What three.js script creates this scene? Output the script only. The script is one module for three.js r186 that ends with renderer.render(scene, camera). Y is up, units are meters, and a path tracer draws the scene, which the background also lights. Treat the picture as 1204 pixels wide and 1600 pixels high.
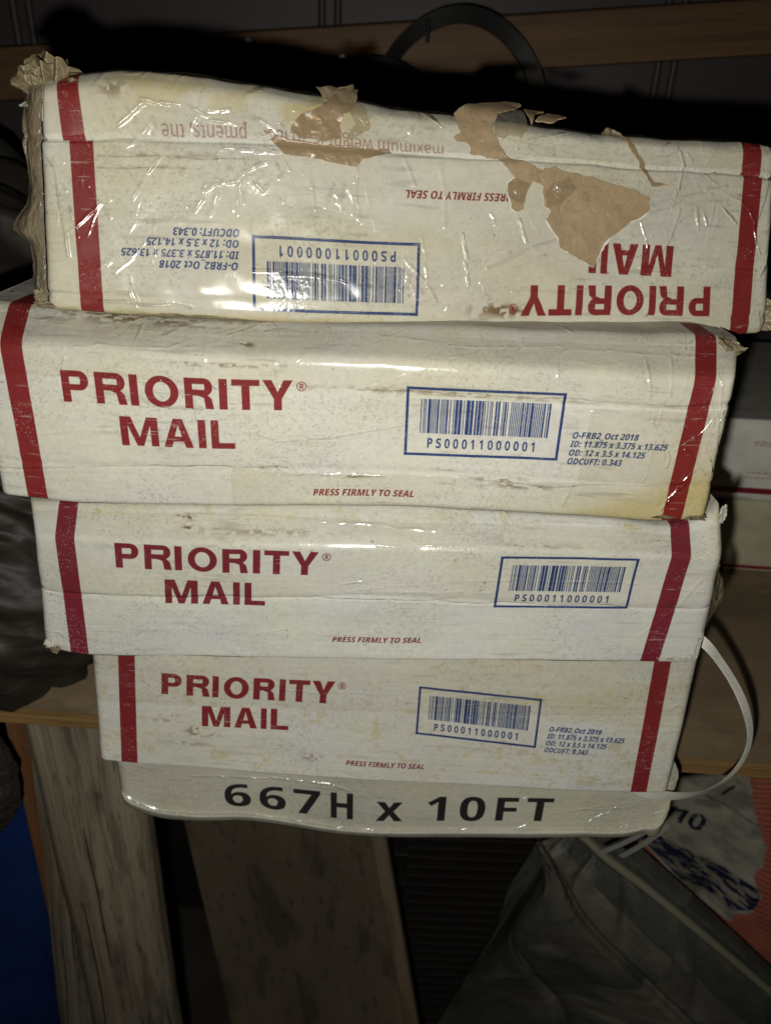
import * as THREE from 'three';
import { mergeVertices, mergeGeometries, toCreasedNormals } from 'three/addons/utils/BufferGeometryUtils.js';
import { RoundedBoxGeometry } from 'three/addons/geometries/RoundedBoxGeometry.js';

// ---------- camera, light, exposure ----------
const scene = new THREE.Scene();
scene.background = new THREE.Color(0x000000);
const camera = new THREE.PerspectiveCamera(67.38, 770 / 1024, 0.02, 12);
camera.rotation.order = 'YXZ';
camera.position.set(0, 1.7, 0);
camera.rotation.set(THREE.MathUtils.degToRad(-28.2), 0, THREE.MathUtils.degToRad(2.3));
camera.focus = 0.385;
camera.userData.fStop = 11;
const renderer = new THREE.WebGLRenderer({ antialias: true });
renderer.toneMapping = THREE.LinearToneMapping;
renderer.toneMappingExposure = 1;
renderer.shadowMap.enabled = true;
// the phone's flash, a hand's width from nothing: just left of and below the lens
const flash = new THREE.PointLight(new THREE.Color(1.0, 0.985, 0.905), 0.575);
flash.name = 'phone_flash';
flash.position.set(-0.0147, 1.6704, 0.0159);
flash.castShadow = true;
flash.shadow.radius = 0.2;
scene.add(flash);

// ---------- small tools ----------
function rng(seed) { let s = seed >>> 0; return () => { s = (s + 0x6d2b79f5) >>> 0; let t = Math.imul(s ^ (s >>> 15), 1 | s); t = (t + Math.imul(t ^ (t >>> 7), 61 | t)) ^ t; return ((t ^ (t >>> 14)) >>> 0) / 4294967296; }; }
const PERM = new Float32Array(65536); { const r = rng(77); for (let i = 0; i < 65536; i++) PERM[i] = r(); }
const cellv = (x, y, s) => PERM[(Math.imul(x, 374761393) + Math.imul(y, 668265263) + Math.imul(s, 362437)) >>> 8 & 65535];
function noise(x, y, s = 0) {
  const xi = Math.floor(x), yi = Math.floor(y); let fx = x - xi, fy = y - yi; fx = fx * fx * (3 - 2 * fx); fy = fy * fy * (3 - 2 * fy);
  const a = cellv(xi, yi, s), b = cellv(xi + 1, yi, s), c = cellv(xi, yi + 1, s), d = cellv(xi + 1, yi + 1, s);
  return a + (b - a) * fx + (c - a) * fy + (a - b - c + d) * fx * fy;
}
function fbm(x, y, o = 4, s = 0) { let v = 0, a = 0.5, t = 0; for (let i = 0; i < o; i++) { v += a * noise(x, y, s + i * 17); t += a; a *= 0.5; x = x * 2.03 + 11.3; y = y * 2.03 + 5.7; } return v / t; }
const clamp = (x, a = 0, b = 1) => Math.min(b, Math.max(a, x));
const sstep = (a, b, x) => { const t = clamp((x - a) / (b - a)); return t * t * (3 - 2 * t); };
const lerp = (a, b, t) => a + (b - a) * t;
const V3 = (x, y, z) => new THREE.Vector3(x, y, z);
const taken = {};
function numbered(n) { if (!(n in taken)) { taken[n] = 0; return n; } return n + '_' + String(++taken[n]).padStart(3, '0'); }
function tag(o, label, category, group, kind) { if (label) o.userData.label = label; if (category) o.userData.category = category; if (group) o.userData.group = group; if (kind) o.userData.kind = kind; return o; }
function thing(name, label, category, group) { const g = new THREE.Group(); g.name = numbered(name); tag(g, label, category, group); scene.add(g); return g; }
function mesh(name, geometry, material, parent) { const m = new THREE.Mesh(geometry, material); m.name = parent ? name : numbered(name); m.castShadow = m.receiveShadow = true; (parent || scene).add(m); return m; }
function dataTex(w, h, fill, srgb = false) {            // fill(x, y, out) with y counted from v = 0; values 0..1
  const a = new Uint8Array(w * h * 4), o = [0, 0, 0];
  for (let y = 0; y < h; y++) for (let x = 0; x < w; x++) { fill(x, y, o); const i = (y * w + x) * 4; a[i] = clamp(o[0]) * 255; a[i + 1] = clamp(o[1]) * 255; a[i + 2] = clamp(o[2]) * 255; a[i + 3] = 255; }
  return finishTex(new THREE.DataTexture(a, w, h), srgb);
}
function finishTex(t, srgb) { t.magFilter = t.minFilter = THREE.LinearFilter; t.wrapS = t.wrapT = THREE.RepeatWrapping; if (srgb) t.colorSpace = THREE.SRGBColorSpace; t.needsUpdate = true; return t; }
function heightTex(H, w, h, lo, hi) { const a = new Float32Array(w * h * 4); for (let i = 0; i < w * h; i++) { const v = clamp((H[i] - lo) / (hi - lo)); a[i * 4] = a[i * 4 + 1] = a[i * 4 + 2] = v; a[i * 4 + 3] = 1; } return finishTex(new THREE.DataTexture(a, w, h, THREE.RGBAFormat, THREE.FloatType)); }
const toS = (c) => (c <= 0.0031308 ? c * 12.92 : 1.055 * Math.pow(c, 1 / 2.4) - 0.055);
function gridGeo(nu, nv, f, uvf) {                      // f(i/nu, j/nv) -> Vector3
  const P = [], U = [], I = [];
  for (let j = 0; j <= nv; j++) for (let i = 0; i <= nu; i++) { const p = f(i / nu, j / nv); P.push(p.x, p.y, p.z); const q = uvf ? uvf(i / nu, j / nv) : [i / nu, j / nv]; U.push(q[0], q[1]); }
  for (let j = 0; j < nv; j++) for (let i = 0; i < nu; i++) { const a = j * (nu + 1) + i, b = a + 1, c = a + nu + 1, d = c + 1; I.push(a, b, d, a, d, c); }
  const g = new THREE.BufferGeometry(); g.setAttribute('position', new THREE.Float32BufferAttribute(P, 3)); g.setAttribute('uv', new THREE.Float32BufferAttribute(U, 2)); g.setIndex(I); g.computeVertexNormals(); return g;
}

// ---------- cartons: the front of each is measured in rows along its creases ----------
// [millimetres up the wrapped front, [millimetres across, x, y, z in mm], ...]
const ROWS = {
  b1: [
    [0, [[-0.9,-161.7,1609.2,-358], [14.5,-146.3,1608.1,-360.3], [23.8,-137,1607.2,-361.7], [64.2,-96.5,1605.3,-367.6], [124.6,-35.8,1602.8,-376], [187.8,27.7,1600.6,-384.4], [253.5,93.9,1599.8,-392.9], [306.1,146.9,1599.5,-399.4], [344.5,185.6,1598.8,-404], [352.4,193.4,1599.9,-405]]],
    [7.5, [[-0.6,-160.9,1614.7,-357.5], [14.5,-145.8,1614.2,-359.8], [88.2,-72.1,1611.7,-370.5], [155.6,-4.6,1609.7,-379.8], [222.1,62.1,1609,-388.6], [279.4,119.5,1607.6,-395.9], [344.5,184.8,1606.6,-403.9], [353.4,193.7,1607.7,-405]]],
    [77, [[1.8,-158.5,1678.5,-372], [14.5,-146,1679.1,-374.1], [23.2,-137.4,1679.4,-375.6], [53.6,-107.2,1680,-380.6], [102.8,-58.3,1680.1,-388.5], [146.7,-14.8,1677.9,-395.3], [207.3,45.5,1676.8,-404.2], [235.8,73.8,1676.5,-408.3], [279.1,117,1674.5,-414.3], [344.5,182.1,1672.7,-423.1], [351.2,188.8,1672,-424]]],
    [94, [[4.1,-157.7,1698.6,-376], [14.5,-147.4,1699.7,-377.7], [36.8,-125.3,1701.7,-381.4], [77.3,-84.9,1700.8,-388.1], [127,-35.5,1696.7,-395.9], [161.3,-1.4,1692.9,-401], [187,24.2,1691.1,-404.8], [235.5,72.6,1687.4,-411.6], [288.5,125.6,1685.1,-418.9], [344.5,181.6,1683,-426.3], [350.1,187.3,1682.3,-427]]],
    [102, [[4.6,-159,1703.1,-385], [14.5,-149.2,1704.4,-386.5], [37,-126.8,1707,-389.9], [56.1,-107.7,1707.5,-392.7], [77.6,-86.3,1705.6,-395.9], [104.7,-59.2,1702.6,-399.9], [127.8,-36.1,1700.6,-403.2], [143.8,-20.2,1698.8,-405.4], [162.4,-1.6,1696.5,-408], [188.3,24.3,1695,-411.5], [237.2,73.3,1690.3,-417.8], [290.4,126.7,1688,-424.6], [344.5,181.1,1686.8,-431.3], [350.9,187.4,1685.9,-432]]],
  ],
  b2: [
    [0, [[0.1,-194.7,1517.3,-342], [14.5,-180.4,1515.8,-342], [100.1,-94.9,1515.2,-342], [189.4,-5.9,1519.3,-342], [243.1,47.7,1519.2,-342], [306,110.5,1517.6,-342], [344.5,148.9,1517.9,-342], [357.5,161.8,1519.6,-342]]],
    [76, [[0.8,-195.2,1595.2,-347], [14.5,-181.4,1594.5,-347], [37.2,-158.5,1594.9,-347], [105.3,-89.9,1593.1,-347], [196.3,1.9,1594.2,-347], [231.7,37.6,1593.2,-347], [294.4,100.8,1592.1,-347], [344.5,151.3,1591.2,-347], [354,160.9,1592.2,-347]]],
    [97, [[1.2,-199,1608.3,-371], [14.5,-185.2,1607.7,-371], [57.4,-140.9,1604.2,-371], [105.3,-91.3,1603.4,-371], [195.3,1.9,1604,-371], [264.1,73.3,1604.4,-371], [309,119.8,1604.7,-371], [344.5,156.6,1605.3,-371], [356.8,169.2,1603.3,-371]]],
  ],
  b3: [
    [0, [[-1.4,-188.7,1423.7,-341], [14.5,-173.7,1418.6,-341], [39,-149.3,1417.1,-341], [86,-102.4,1419,-341], [185.7,-3.1,1422.2,-341], [263.4,74.3,1425.2,-341], [344.5,155.1,1428.5,-341], [368.6,179.2,1429.7,-341]]],
    [73, [[2.2,-183.1,1493.9,-342], [14.5,-170.8,1493.7,-342], [88.8,-96.7,1493.3,-342], [191.7,6.1,1495,-342], [248.8,63,1496.5,-342], [301.8,116,1497.1,-342], [344.5,158.6,1497.5,-342], [361.6,175.7,1498.3,-342]]],
    [94, [[-2.7,-190.1,1505.9,-358], [14.5,-172.7,1506.3,-358], [87.2,-99.3,1507.4,-358], [179.5,-6.2,1511.6,-358], [235.1,49.9,1511.1,-358], [300.2,115.6,1509.5,-358], [344.5,160.3,1509.2,-358], [362,175.3,1518.7,-358]]],
  ],
  b4: [
    [0, [[-0.2,-173.3,1330,-346.5], [14.5,-158.7,1328.6,-346.5], [60.5,-112.7,1326.7,-346.5], [172.7,-0.5,1321.8,-346.5], [260,86.9,1320.5,-346.5], [344.5,171.5,1320.1,-346.5], [358.9,185.8,1320.9,-346.5]]],
    [90, [[-3.1,-174.8,1405.6,-365], [14.5,-157.2,1405.5,-365], [62.4,-109.1,1405.6,-365], [167.9,-3.5,1409.4,-365], [250.1,78.8,1412.6,-365], [344.5,173.4,1416.5,-365], [361.8,190.6,1417.3,-365]]],
  ],
  b5: [
    [0, [[0,-167.8,1288.1,-351], [22,-145.6,1275.4,-351], [47,-120.3,1272.6,-351], [81,-86.1,1274.6,-351], [152.4,-14,1264.5,-351], [216.6,50.8,1265.8,-351], [258.9,93.4,1268.3,-351], [300.8,135.7,1271.4,-351], [342,177.2,1277.6,-351], [357.3,192.7,1289,-351], [359,194.4,1298.7,-351]]],
    [4, [[0,-165.7,1295.2,-347.5], [22.1,-143.6,1284.5,-347.5], [47,-118.8,1281.1,-347.5], [80.8,-85,1283.1,-347.5], [151.9,-13.9,1272.6,-347.5], [215.9,49.9,1274.4,-347.5], [257.9,92,1276.9,-347.5], [299.7,133.7,1280,-347.5], [340.8,174.8,1285.5,-347.5], [356.1,190,1296.6,-347.5], [359,192.9,1306.3,-347.5]]],
    [8, [[0,-166.8,1295.9,-351], [21.9,-144.7,1284,-351], [46.9,-119.6,1281.2,-351], [80.5,-85.7,1282.6,-351], [151.6,-14.1,1273.2,-351], [215.3,50,1275.7,-351], [257.2,92.2,1278.8,-351], [298.9,134.2,1281.3,-351], [339.9,175.5,1286.8,-351], [355.3,190.9,1297.3,-351], [359,194.7,1307.1,-351]]],
    [50, [[0,-172.3,1319.6,-362], [27,-144.2,1317.8,-362], [50.9,-119.4,1315.7,-362], [83,-86,1314.1,-362], [151.1,-15.4,1312.8,-362], [212,47.9,1312.3,-362], [252.2,89.7,1312.8,-362], [292.5,131.5,1313.4,-362], [332.7,173.3,1313.4,-362], [352.9,194.3,1313.4,-362], [359,200.6,1315,-362]]],
  ],
};
class Front {
  constructor(rows, o = {}) {
    this.rows = rows.map(([v, pts]) => { const u = pts.map((p) => p[0]), n = u.length; const P = pts.map((p) => p.slice(1).map((c) => c / 1000));
      const T = P.map((p, i) => { if (i === 0) return P[1].map((c, k) => (c - p[k]) / (u[1] - u[0])); if (i === n - 1) return p.map((c, k) => (c - P[n - 2][k]) / (u[n - 1] - u[n - 2]));
        const h0 = u[i] - u[i - 1], h1 = u[i + 1] - u[i]; return p.map((c, k) => (h0 * (P[i + 1][k] - c) / h1 + h1 * (c - P[i - 1][k]) / h0) / (h0 + h1)); });
      return { v, u, P, T }; });
    this.V = rows[rows.length - 1][0]; this.round = o.round ?? 2.6; this.dent = o.dent ?? 1; this.seed = o.seed ?? 1; this.topSlope = o.topSlope ?? -0.04; this.back = o.back ?? [0, -1]; this.edge = o.edge ?? 5; this.under = o.under ?? 5; this.ext = o.ext ?? 14; this.relief = o.relief;
  }
  row(r, u) {
    const n = r.u.length, uu = u < 14.5 ? lerp(r.u[0], Math.max(14.5, r.u[0] + 1), u / 14.5) : u > 344.5 ? lerp(344.5, r.u[n - 1], (u - 344.5) / 14.5) : u;
    let i = 0; while (i < n - 2 && r.u[i + 1] < uu) i++;
    const h = r.u[i + 1] - r.u[i], t = (uu - r.u[i]) / h, t2 = t * t, t3 = t2 * t, a = 2 * t3 - 3 * t2 + 1, b = t3 - 2 * t2 + t, c = 1 - a, d = t3 - t2, out = [0, 0, 0];
    for (let k = 0; k < 3; k++) out[k] = a * r.P[i][k] + b * h * r.T[i][k] + c * r.P[i + 1][k] + d * h * r.T[i + 1][k];
    return out;
  }
  raw(u, v) {
    const R = this.rows;
    if (v < 0) { const p = this.row(R[0], u); return [p[0] - v / 1000 * this.back[0], p[1], p[2] - v / 1000 * this.back[1]]; }
    if (v >= this.V) { const p = this.row(R[R.length - 1], u), d = (v - this.V) / 1000; return [p[0] + d * this.back[0], p[1] + d * this.topSlope, p[2] + d * this.back[1]]; }
    let i = 0; while (i < R.length - 2 && R[i + 1].v <= v) i++;
    const t = (v - R[i].v) / (R[i + 1].v - R[i].v), a = this.row(R[i], u), b = this.row(R[i + 1], u);
    return a.map((c, k) => c + (b[k] - c) * t);
  }
  base(u, v) {
    const o = [0, 0, 0]; const W = [1, 2, 3, 2, 1];
    for (let k = -2; k <= 2; k++) { const p = this.raw(u, v + k * this.round * 0.6), w = W[k + 2] / 9; o[0] += p[0] * w; o[1] += p[1] * w; o[2] += p[2] * w; }
    const e = Math.min(u, 359 - u), r = this.edge;
    if (e < r) { const q = r - Math.max(e, 0), d = (r - Math.sqrt(Math.max(0, r * r - q * q))) / 1000; o[0] += d * this.back[0]; o[2] += d * this.back[1]; }
    return o;
  }
  normal(u, v) {
    const e = 0.7, a = this.base(u + e, v), b = this.base(u - e, v), c = this.base(u, v + e), d = this.base(u, v - e);
    return V3(a[0] - b[0], a[1] - b[1], a[2] - b[2]).cross(V3(c[0] - d[0], c[1] - d[1], c[2] - d[2])).normalize();
  }
  bumps(u, v) {
    const s = this.seed * 31; let d = (fbm(u * 0.018, v * 0.028, 3, s) - 0.5) * 2.6 + (fbm(u * 0.07, v * 0.09, 3, s + 3) - 0.5) * 0.7;
    d *= this.dent; if (this.relief) d += this.relief(u, v);
    return d / 1000;
  }
  at(u, v, lift = 0) { const p = this.base(u, v), n = this.normal(u, v); return V3(p[0], p[1], p[2]).addScaledVector(n, this.bumps(u, v) + lift / 1000); }
  geometry(nu = 230, nv = 84) {
    const lo = -this.under, hi = this.V + this.ext;
    return gridGeo(nu, nv, (s, t) => this.at(s * 359, lerp(lo, hi, t)), (s, t) => [s, (lerp(lo, hi, t) - lo) / (hi - lo)]);
  }
  // the plain rest of the carton: top, back, underside and both ends
  shell(depth = 0.3, bulge = 0.004) {
    const lo = -this.under, hi = this.V + this.ext, b = V3(this.back[0], 0, this.back[1]), o = V3(...this.base(180, 20));
    const behind = (u, v) => { const p = this.at(u, v); return p.addScaledVector(b, depth - p.clone().sub(o).dot(b)); };
    const n1 = (s, t, k) => (fbm(s * 6, t * 5, 3, this.seed * 7 + k) - 0.5) * 0.006 * Math.sin(Math.PI * t);
    const top = gridGeo(60, 12, (s, t) => { const a = this.at(s * 359, hi), c = behind(s * 359, hi); return a.lerp(c, t).add(V3(0, n1(s, t, 1) + this.topSlope * depth * t, 0)); }, (s, t) => [s * 0.9, t * 0.8]);
    const bot = gridGeo(60, 12, (s, t) => { const a = this.at(s * 359, lo), c = behind(s * 359, lo); return c.lerp(a, t); }, (s, t) => [s * 0.9, t * 0.8]);
    const back = gridGeo(40, 14, (s, t) => { const v = lerp(lo, hi, t), p = behind((1 - s) * 359, v); p.y += this.topSlope * depth * t; return p; }, (s, t) => [s * 0.9, t * 0.25]);
    const ends = [0, 359].map((u) => gridGeo(24, 24, (s, t) => { const v = lerp(lo, hi, t), a = this.at(u, v), c = behind(u, v); const p = a.lerp(c, u ? s : 1 - s); const q = u ? s : 1 - s; p.y += this.topSlope * depth * t * q; p.x += (u ? 1 : -1) * (bulge * Math.sin(Math.PI * q) * Math.sin(Math.PI * t) + (fbm(q * 7, t * 4, 3, this.seed + u) - 0.5) * 0.004 * Math.sin(Math.PI * q)); return p; }, (s, t) => [s * 0.8, t * 0.25]));
    return mergeGeometries([top, bot, back, ...ends]);
  }
}
// a ragged sheet (film or paper) laid on a carton's front: the outline is in millimetres on that front
function clipCell(poly, x0, y0, x1, y1) {
  let p = poly; const cut = (inside, hit) => { const q = []; for (let i = 0; i < p.length; i++) { const a = p[i], b = p[(i + 1) % p.length], ia = inside(a), ib = inside(b); if (ia) q.push(a); if (ia !== ib) q.push(hit(a, b)); } p = q; };
  const hx = (x) => (a, b) => [x, a[1] + (b[1] - a[1]) * (x - a[0]) / (b[0] - a[0])], hy = (y) => (a, b) => [a[0] + (b[0] - a[0]) * (y - a[1]) / (b[1] - a[1]), y];
  cut((q) => q[0] >= x0, hx(x0)); if (p.length) cut((q) => q[0] <= x1, hx(x1)); if (p.length) cut((q) => q[1] >= y0, hy(y0)); if (p.length) cut((q) => q[1] <= y1, hy(y1));
  return p;
}
function ragged(poly, step, amount, seed) {
  const r = rng(seed), out = [];
  for (let i = 0; i < poly.length; i++) { const a = poly[i], b = poly[(i + 1) % poly.length], L = Math.hypot(b[0] - a[0], b[1] - a[1]), n = Math.max(1, Math.round(L / step));
    for (let k = 0; k < n; k++) { const t = k / n, j = k ? amount * (r() - 0.5) * 2 : 0; out.push([a[0] + (b[0] - a[0]) * t - (b[1] - a[1]) / (L || 1) * j, a[1] + (b[1] - a[1]) * t + (b[0] - a[0]) / (L || 1) * j]); } }
  return out;
}
function sheetGeo(place, poly, cell, lift, skirt, uvf) {
  const P = [], U = [], I = [], put = (u, v, h) => { const q = place(u, v, h); P.push(q.x, q.y, q.z); const w = uvf(u, v); U.push(w[0], w[1]); return P.length / 3 - 1; };
  let x0 = 1e9, x1 = -1e9, y0 = 1e9, y1 = -1e9; for (const [x, y] of poly) { x0 = Math.min(x0, x); x1 = Math.max(x1, x); y0 = Math.min(y0, y); y1 = Math.max(y1, y); }
  const area = poly.reduce((s, p, i) => { const q = poly[(i + 1) % poly.length]; return s + p[0] * q[1] - q[0] * p[1]; }, 0); const ring = area < 0 ? poly.slice().reverse() : poly;
  for (let x = Math.floor(x0 / cell) * cell; x < x1; x += cell) for (let y = Math.floor(y0 / cell) * cell; y < y1; y += cell) {
    const c = clipCell(ring, x, y, x + cell, y + cell).filter((p, i, a) => { const q = a[(i + 1) % a.length]; return Math.hypot(p[0] - q[0], p[1] - q[1]) > 1e-4; });
    if (c.length < 3) continue;
    const ids = c.map((p) => put(p[0], p[1], lift(p[0], p[1])));
    for (const t of THREE.ShapeUtils.triangulateShape(c.map((p) => new THREE.Vector2(p[0], p[1])), [])) I.push(ids[t[0]], ids[t[1]], ids[t[2]]);
  }
  let g = new THREE.BufferGeometry(); g.setAttribute('position', new THREE.Float32BufferAttribute(P, 3)); g.setAttribute('uv', new THREE.Float32BufferAttribute(U, 2)); g.setIndex(I);
  g = mergeVertices(g, 2e-6); g.computeVertexNormals();
  if (skirt) { P.length = U.length = I.length = 0;
    ring.forEach((p, i) => { const q = ring[(i + 1) % ring.length], hp = lift(...p), hq = lift(...q); const a = put(p[0], p[1], hp), b = put(q[0], q[1], hq), c = put(p[0], p[1], hp - skirt), d = put(q[0], q[1], hq - skirt); I.push(a, c, d, a, d, b); });
    const k = new THREE.BufferGeometry(); k.setAttribute('position', new THREE.Float32BufferAttribute(P, 3)); k.setAttribute('uv', new THREE.Float32BufferAttribute(U, 2)); k.setIndex(I); k.computeVertexNormals(); g = mergeGeometries([g, k]); }
  return g;
}

// ---------- print ----------
const RED = [0.17, 0.006, 0.008], CRIMSON = [0.145, 0.005, 0.017], BLUE = [0.004, 0.026, 0.125];
const PX = 4.4;                                           // texture pixels per millimetre
function glyph(c, ch, x, y, w, h, sx, sy) {               // bold grotesque capitals; x, y = top left, all in mm
  c.beginPath();
  const bar = (ax, ay, bx, by) => c.rect(ax, ay, bx - ax, by - ay), poly = (...p) => { c.moveTo(p[0], p[1]); for (let i = 2; i < p.length; i += 2) c.lineTo(p[i], p[i + 1]); c.closePath(); };
  const bowl = (top, bot, left, right) => { const r = (bot - top) / 2, m = (top + bot) / 2, q = right - r * 0.95; c.moveTo(left, top); c.lineTo(q, top); c.ellipse(q, m, right - q, r, 0, -Math.PI / 2, Math.PI / 2); c.lineTo(left, bot); c.lineTo(left, bot - sy); c.lineTo(q, bot - sy); c.ellipse(q, m, right - q - sx, r - sy, 0, Math.PI / 2, -Math.PI / 2, true); c.lineTo(left, top + sy); c.closePath(); };
  if (ch === 'I') bar(x, y, x + w, y + h);
  if (ch === 'T') { bar(x, y, x + w, y + sy * 1.05); bar(x + w / 2 - sx / 2, y + sy, x + w / 2 + sx / 2, y + h); }
  if (ch === 'L') { bar(x, y, x + sx, y + h); bar(x + sx, y + h - sy * 1.05, x + w, y + h); }
  if (ch === 'P') { bar(x, y, x + sx, y + h); bowl(y, y + h * 0.62, x + sx * 0.9, x + w); }
  if (ch === 'R') { bar(x, y, x + sx, y + h); bowl(y, y + h * 0.57, x + sx * 0.9, x + w * 0.97); poly(x + w * 0.42, y + h * 0.5, x + w * 0.74, y + h * 0.5, x + w * 0.93, y + h * 0.66, x + w, y + h, x + w - sx * 1.05, y + h, x + w * 0.66, y + h * 0.64, x + w * 0.42, y + h * 0.56); }
  if (ch === 'O') { c.ellipse(x + w / 2, y + h / 2, w / 2, h / 2 * 1.03, 0, 0, 7); c.closePath(); c.moveTo(x + w - sx, y + h / 2); c.ellipse(x + w / 2, y + h / 2, w / 2 - sx, h / 2 * 1.03 - sy, 0, 0, -7, true); }
  if (ch === 'Y') poly(x, y, x + sx * 1.15, y, x + w / 2, y + h * 0.40, x + w - sx * 1.15, y, x + w, y, x + w / 2 + sx / 2, y + h * 0.62, x + w / 2 + sx / 2, y + h, x + w / 2 - sx / 2, y + h, x + w / 2 - sx / 2, y + h * 0.62);
  if (ch === 'M') { bar(x, y, x + sx, y + h); bar(x + w - sx, y, x + w, y + h); poly(x + sx * 0.5, y, x + sx * 1.45, y, x + w / 2, y + h * 0.70, x + w - sx * 1.45, y, x + w - sx * 0.5, y, x + w - sx * 0.9, y + h * 0.22, x + w / 2 + sx * 0.42, y + h, x + w / 2 - sx * 0.42, y + h, x + sx * 0.9, y + h * 0.22); }
  if (ch === 'A') { poly(x, y + h, x + w / 2 - sx * 0.6, y, x + w / 2 + sx * 0.6, y, x + w, y + h, x + w - sx * 1.05, y + h, x + w / 2, y + h * 0.22, x + sx * 1.05, y + h); bar(x + w * 0.26, y + h * 0.62, x + w * 0.74, y + h * 0.79); }
  c.fill(ch === 'O' ? 'evenodd' : 'nonzero');
}
const PRIORITY = [['P', 0, 0.116], ['R', 0.144, 0.278], ['I', 0.293, 0.329], ['O', 0.358, 0.503], ['R', 0.529, 0.655], ['I', 0.679, 0.715], ['T', 0.734, 0.856], ['Y', 0.868, 1]];
const MAIL = [['M', 0, 0.329], ['A', 0.372, 0.636], ['I', 0.679, 0.747], ['L', 0.793, 1]];
function word(c, list, u0, u1, top, h) { const w = u1 - u0; for (const [ch, a, b] of list) glyph(c, ch, u0 + a * w, top, (b - a) * w, h, h * 0.262, h * 0.195); }
function fit(c, text, x, base, width, size, font, skew = 0) { c.save(); c.font = font.replace('$', '40'); const m = c.measureText(text).width; c.translate(x, base); c.transform(1, 0, -skew, 1, 0, 0); c.scale(width / m, size / 40); c.fillText(text, 0, 0); c.restore(); }
function barcode(c, u0, u1, top, bottom, withNumber = true) {         // frame, bars and number; mm, y down
  const w = u1 - u0, h = bottom - top, t = 1.35; c.strokeStyle = '#fff'; c.lineWidth = 2.2; c.fillRect(u0, top, w, t); c.fillRect(u0, bottom - t, w, t); c.fillRect(u0, top, t, h); c.fillRect(u1 - t, top, t, h);
  const r = rng(4242), b0 = u0 + w * 0.095, b1 = u0 + w * 0.915, n = 143, m = (b1 - b0) / n; let k = 0;
  while (k < n) { const wd = Math.min(n - k, 1 + Math.floor(r() * r() * 4)); c.fillRect(b0 + k * m, top + h * 0.165, wd * m * 1.08, h * 0.5); k += wd + 1 + Math.floor(r() * r() * 3); }
  const text = 'PS00011000001', g = w * 0.725 / text.length; for (let i = 0; i < text.length; i++) { c.save(); c.font = '40px monospace'; const m2 = c.measureText(text[i]).width; c.translate(u0 + w * 0.145 + g * i, top + h * 0.875); c.scale(g * 0.68 / m2, h * 0.135 / 29); c.fillText(text[i], 0, 0); c.strokeText(text[i], 0, 0); c.restore(); }
}
function infoLines(c, x, y, w2, gap) { const b = 'bold $px sans-serif', s = gap * 0.98; fit(c, 'O-FRB2_Oct 2018', x + 0.6, y, w2 * 0.68, s, b, 0.2); fit(c, 'ID: 11.875 x 3.375 x 13.625', x + 0.3, y + gap, w2, s, b, 0.2); fit(c, 'OD: 12 x 3.5 x 14.125', x, y + gap * 2, w2 * 0.79, s, b, 0.2); fit(c, 'ODCUFT: 0.343', x - 0.3, y + gap * 3, w2 * 0.57, s, b, 0.2); }

// stamps one crease into a height field (mm)
function crease(F, pts, width, amp, seed) {
  const r = rng(seed), { H, w, h, lo } = F;
  for (let i = 0; i + 1 < pts.length; i++) {
    const [ax, ay] = pts[i], [bx, by] = pts[i + 1], L = Math.hypot(bx - ax, by - ay), n = Math.ceil(L / 0.18), nx = -(by - ay) / L, ny = (bx - ax) / L;
    for (let k = 0; k < n; k++) {
      const t = k / n, wob = (noise(t * L * 0.09 + i * 9, seed) - 0.5) * 1.4 + (noise(t * L * 0.4 + i * 9, seed + 3) - 0.5) * 0.35, am = amp * (0.25 + 1.1 * noise(t * L * 0.22, seed + 5)), cx = (lerp(ax, bx, t) + nx * wob) * PX, cy = (lerp(ay, by, t) + ny * wob - lo) * PX, R = Math.ceil(width * PX * 2.4), s2 = (width * PX) ** 2;
      for (let y = Math.max(0, Math.floor(cy - R)); y <= Math.min(h - 1, cy + R); y++) for (let x = Math.max(0, Math.floor(cx - R)); x <= Math.min(w - 1, cx + R); x++) { const d2 = (x - cx) ** 2 + (y - cy) ** 2; if (d2 < R * R) { const v = am * Math.exp(-d2 / s2); const q = y * w + x; if (amp > 0 ? v > H[q] : v < H[q]) H[q] = v; } }
    }
  }
}
function field(front) { const lo = -front.under, w = Math.round(359 * PX), h = Math.round((front.V + front.ext - lo) * PX); return { w, h, lo, H: new Float32Array(w * h) }; }

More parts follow.
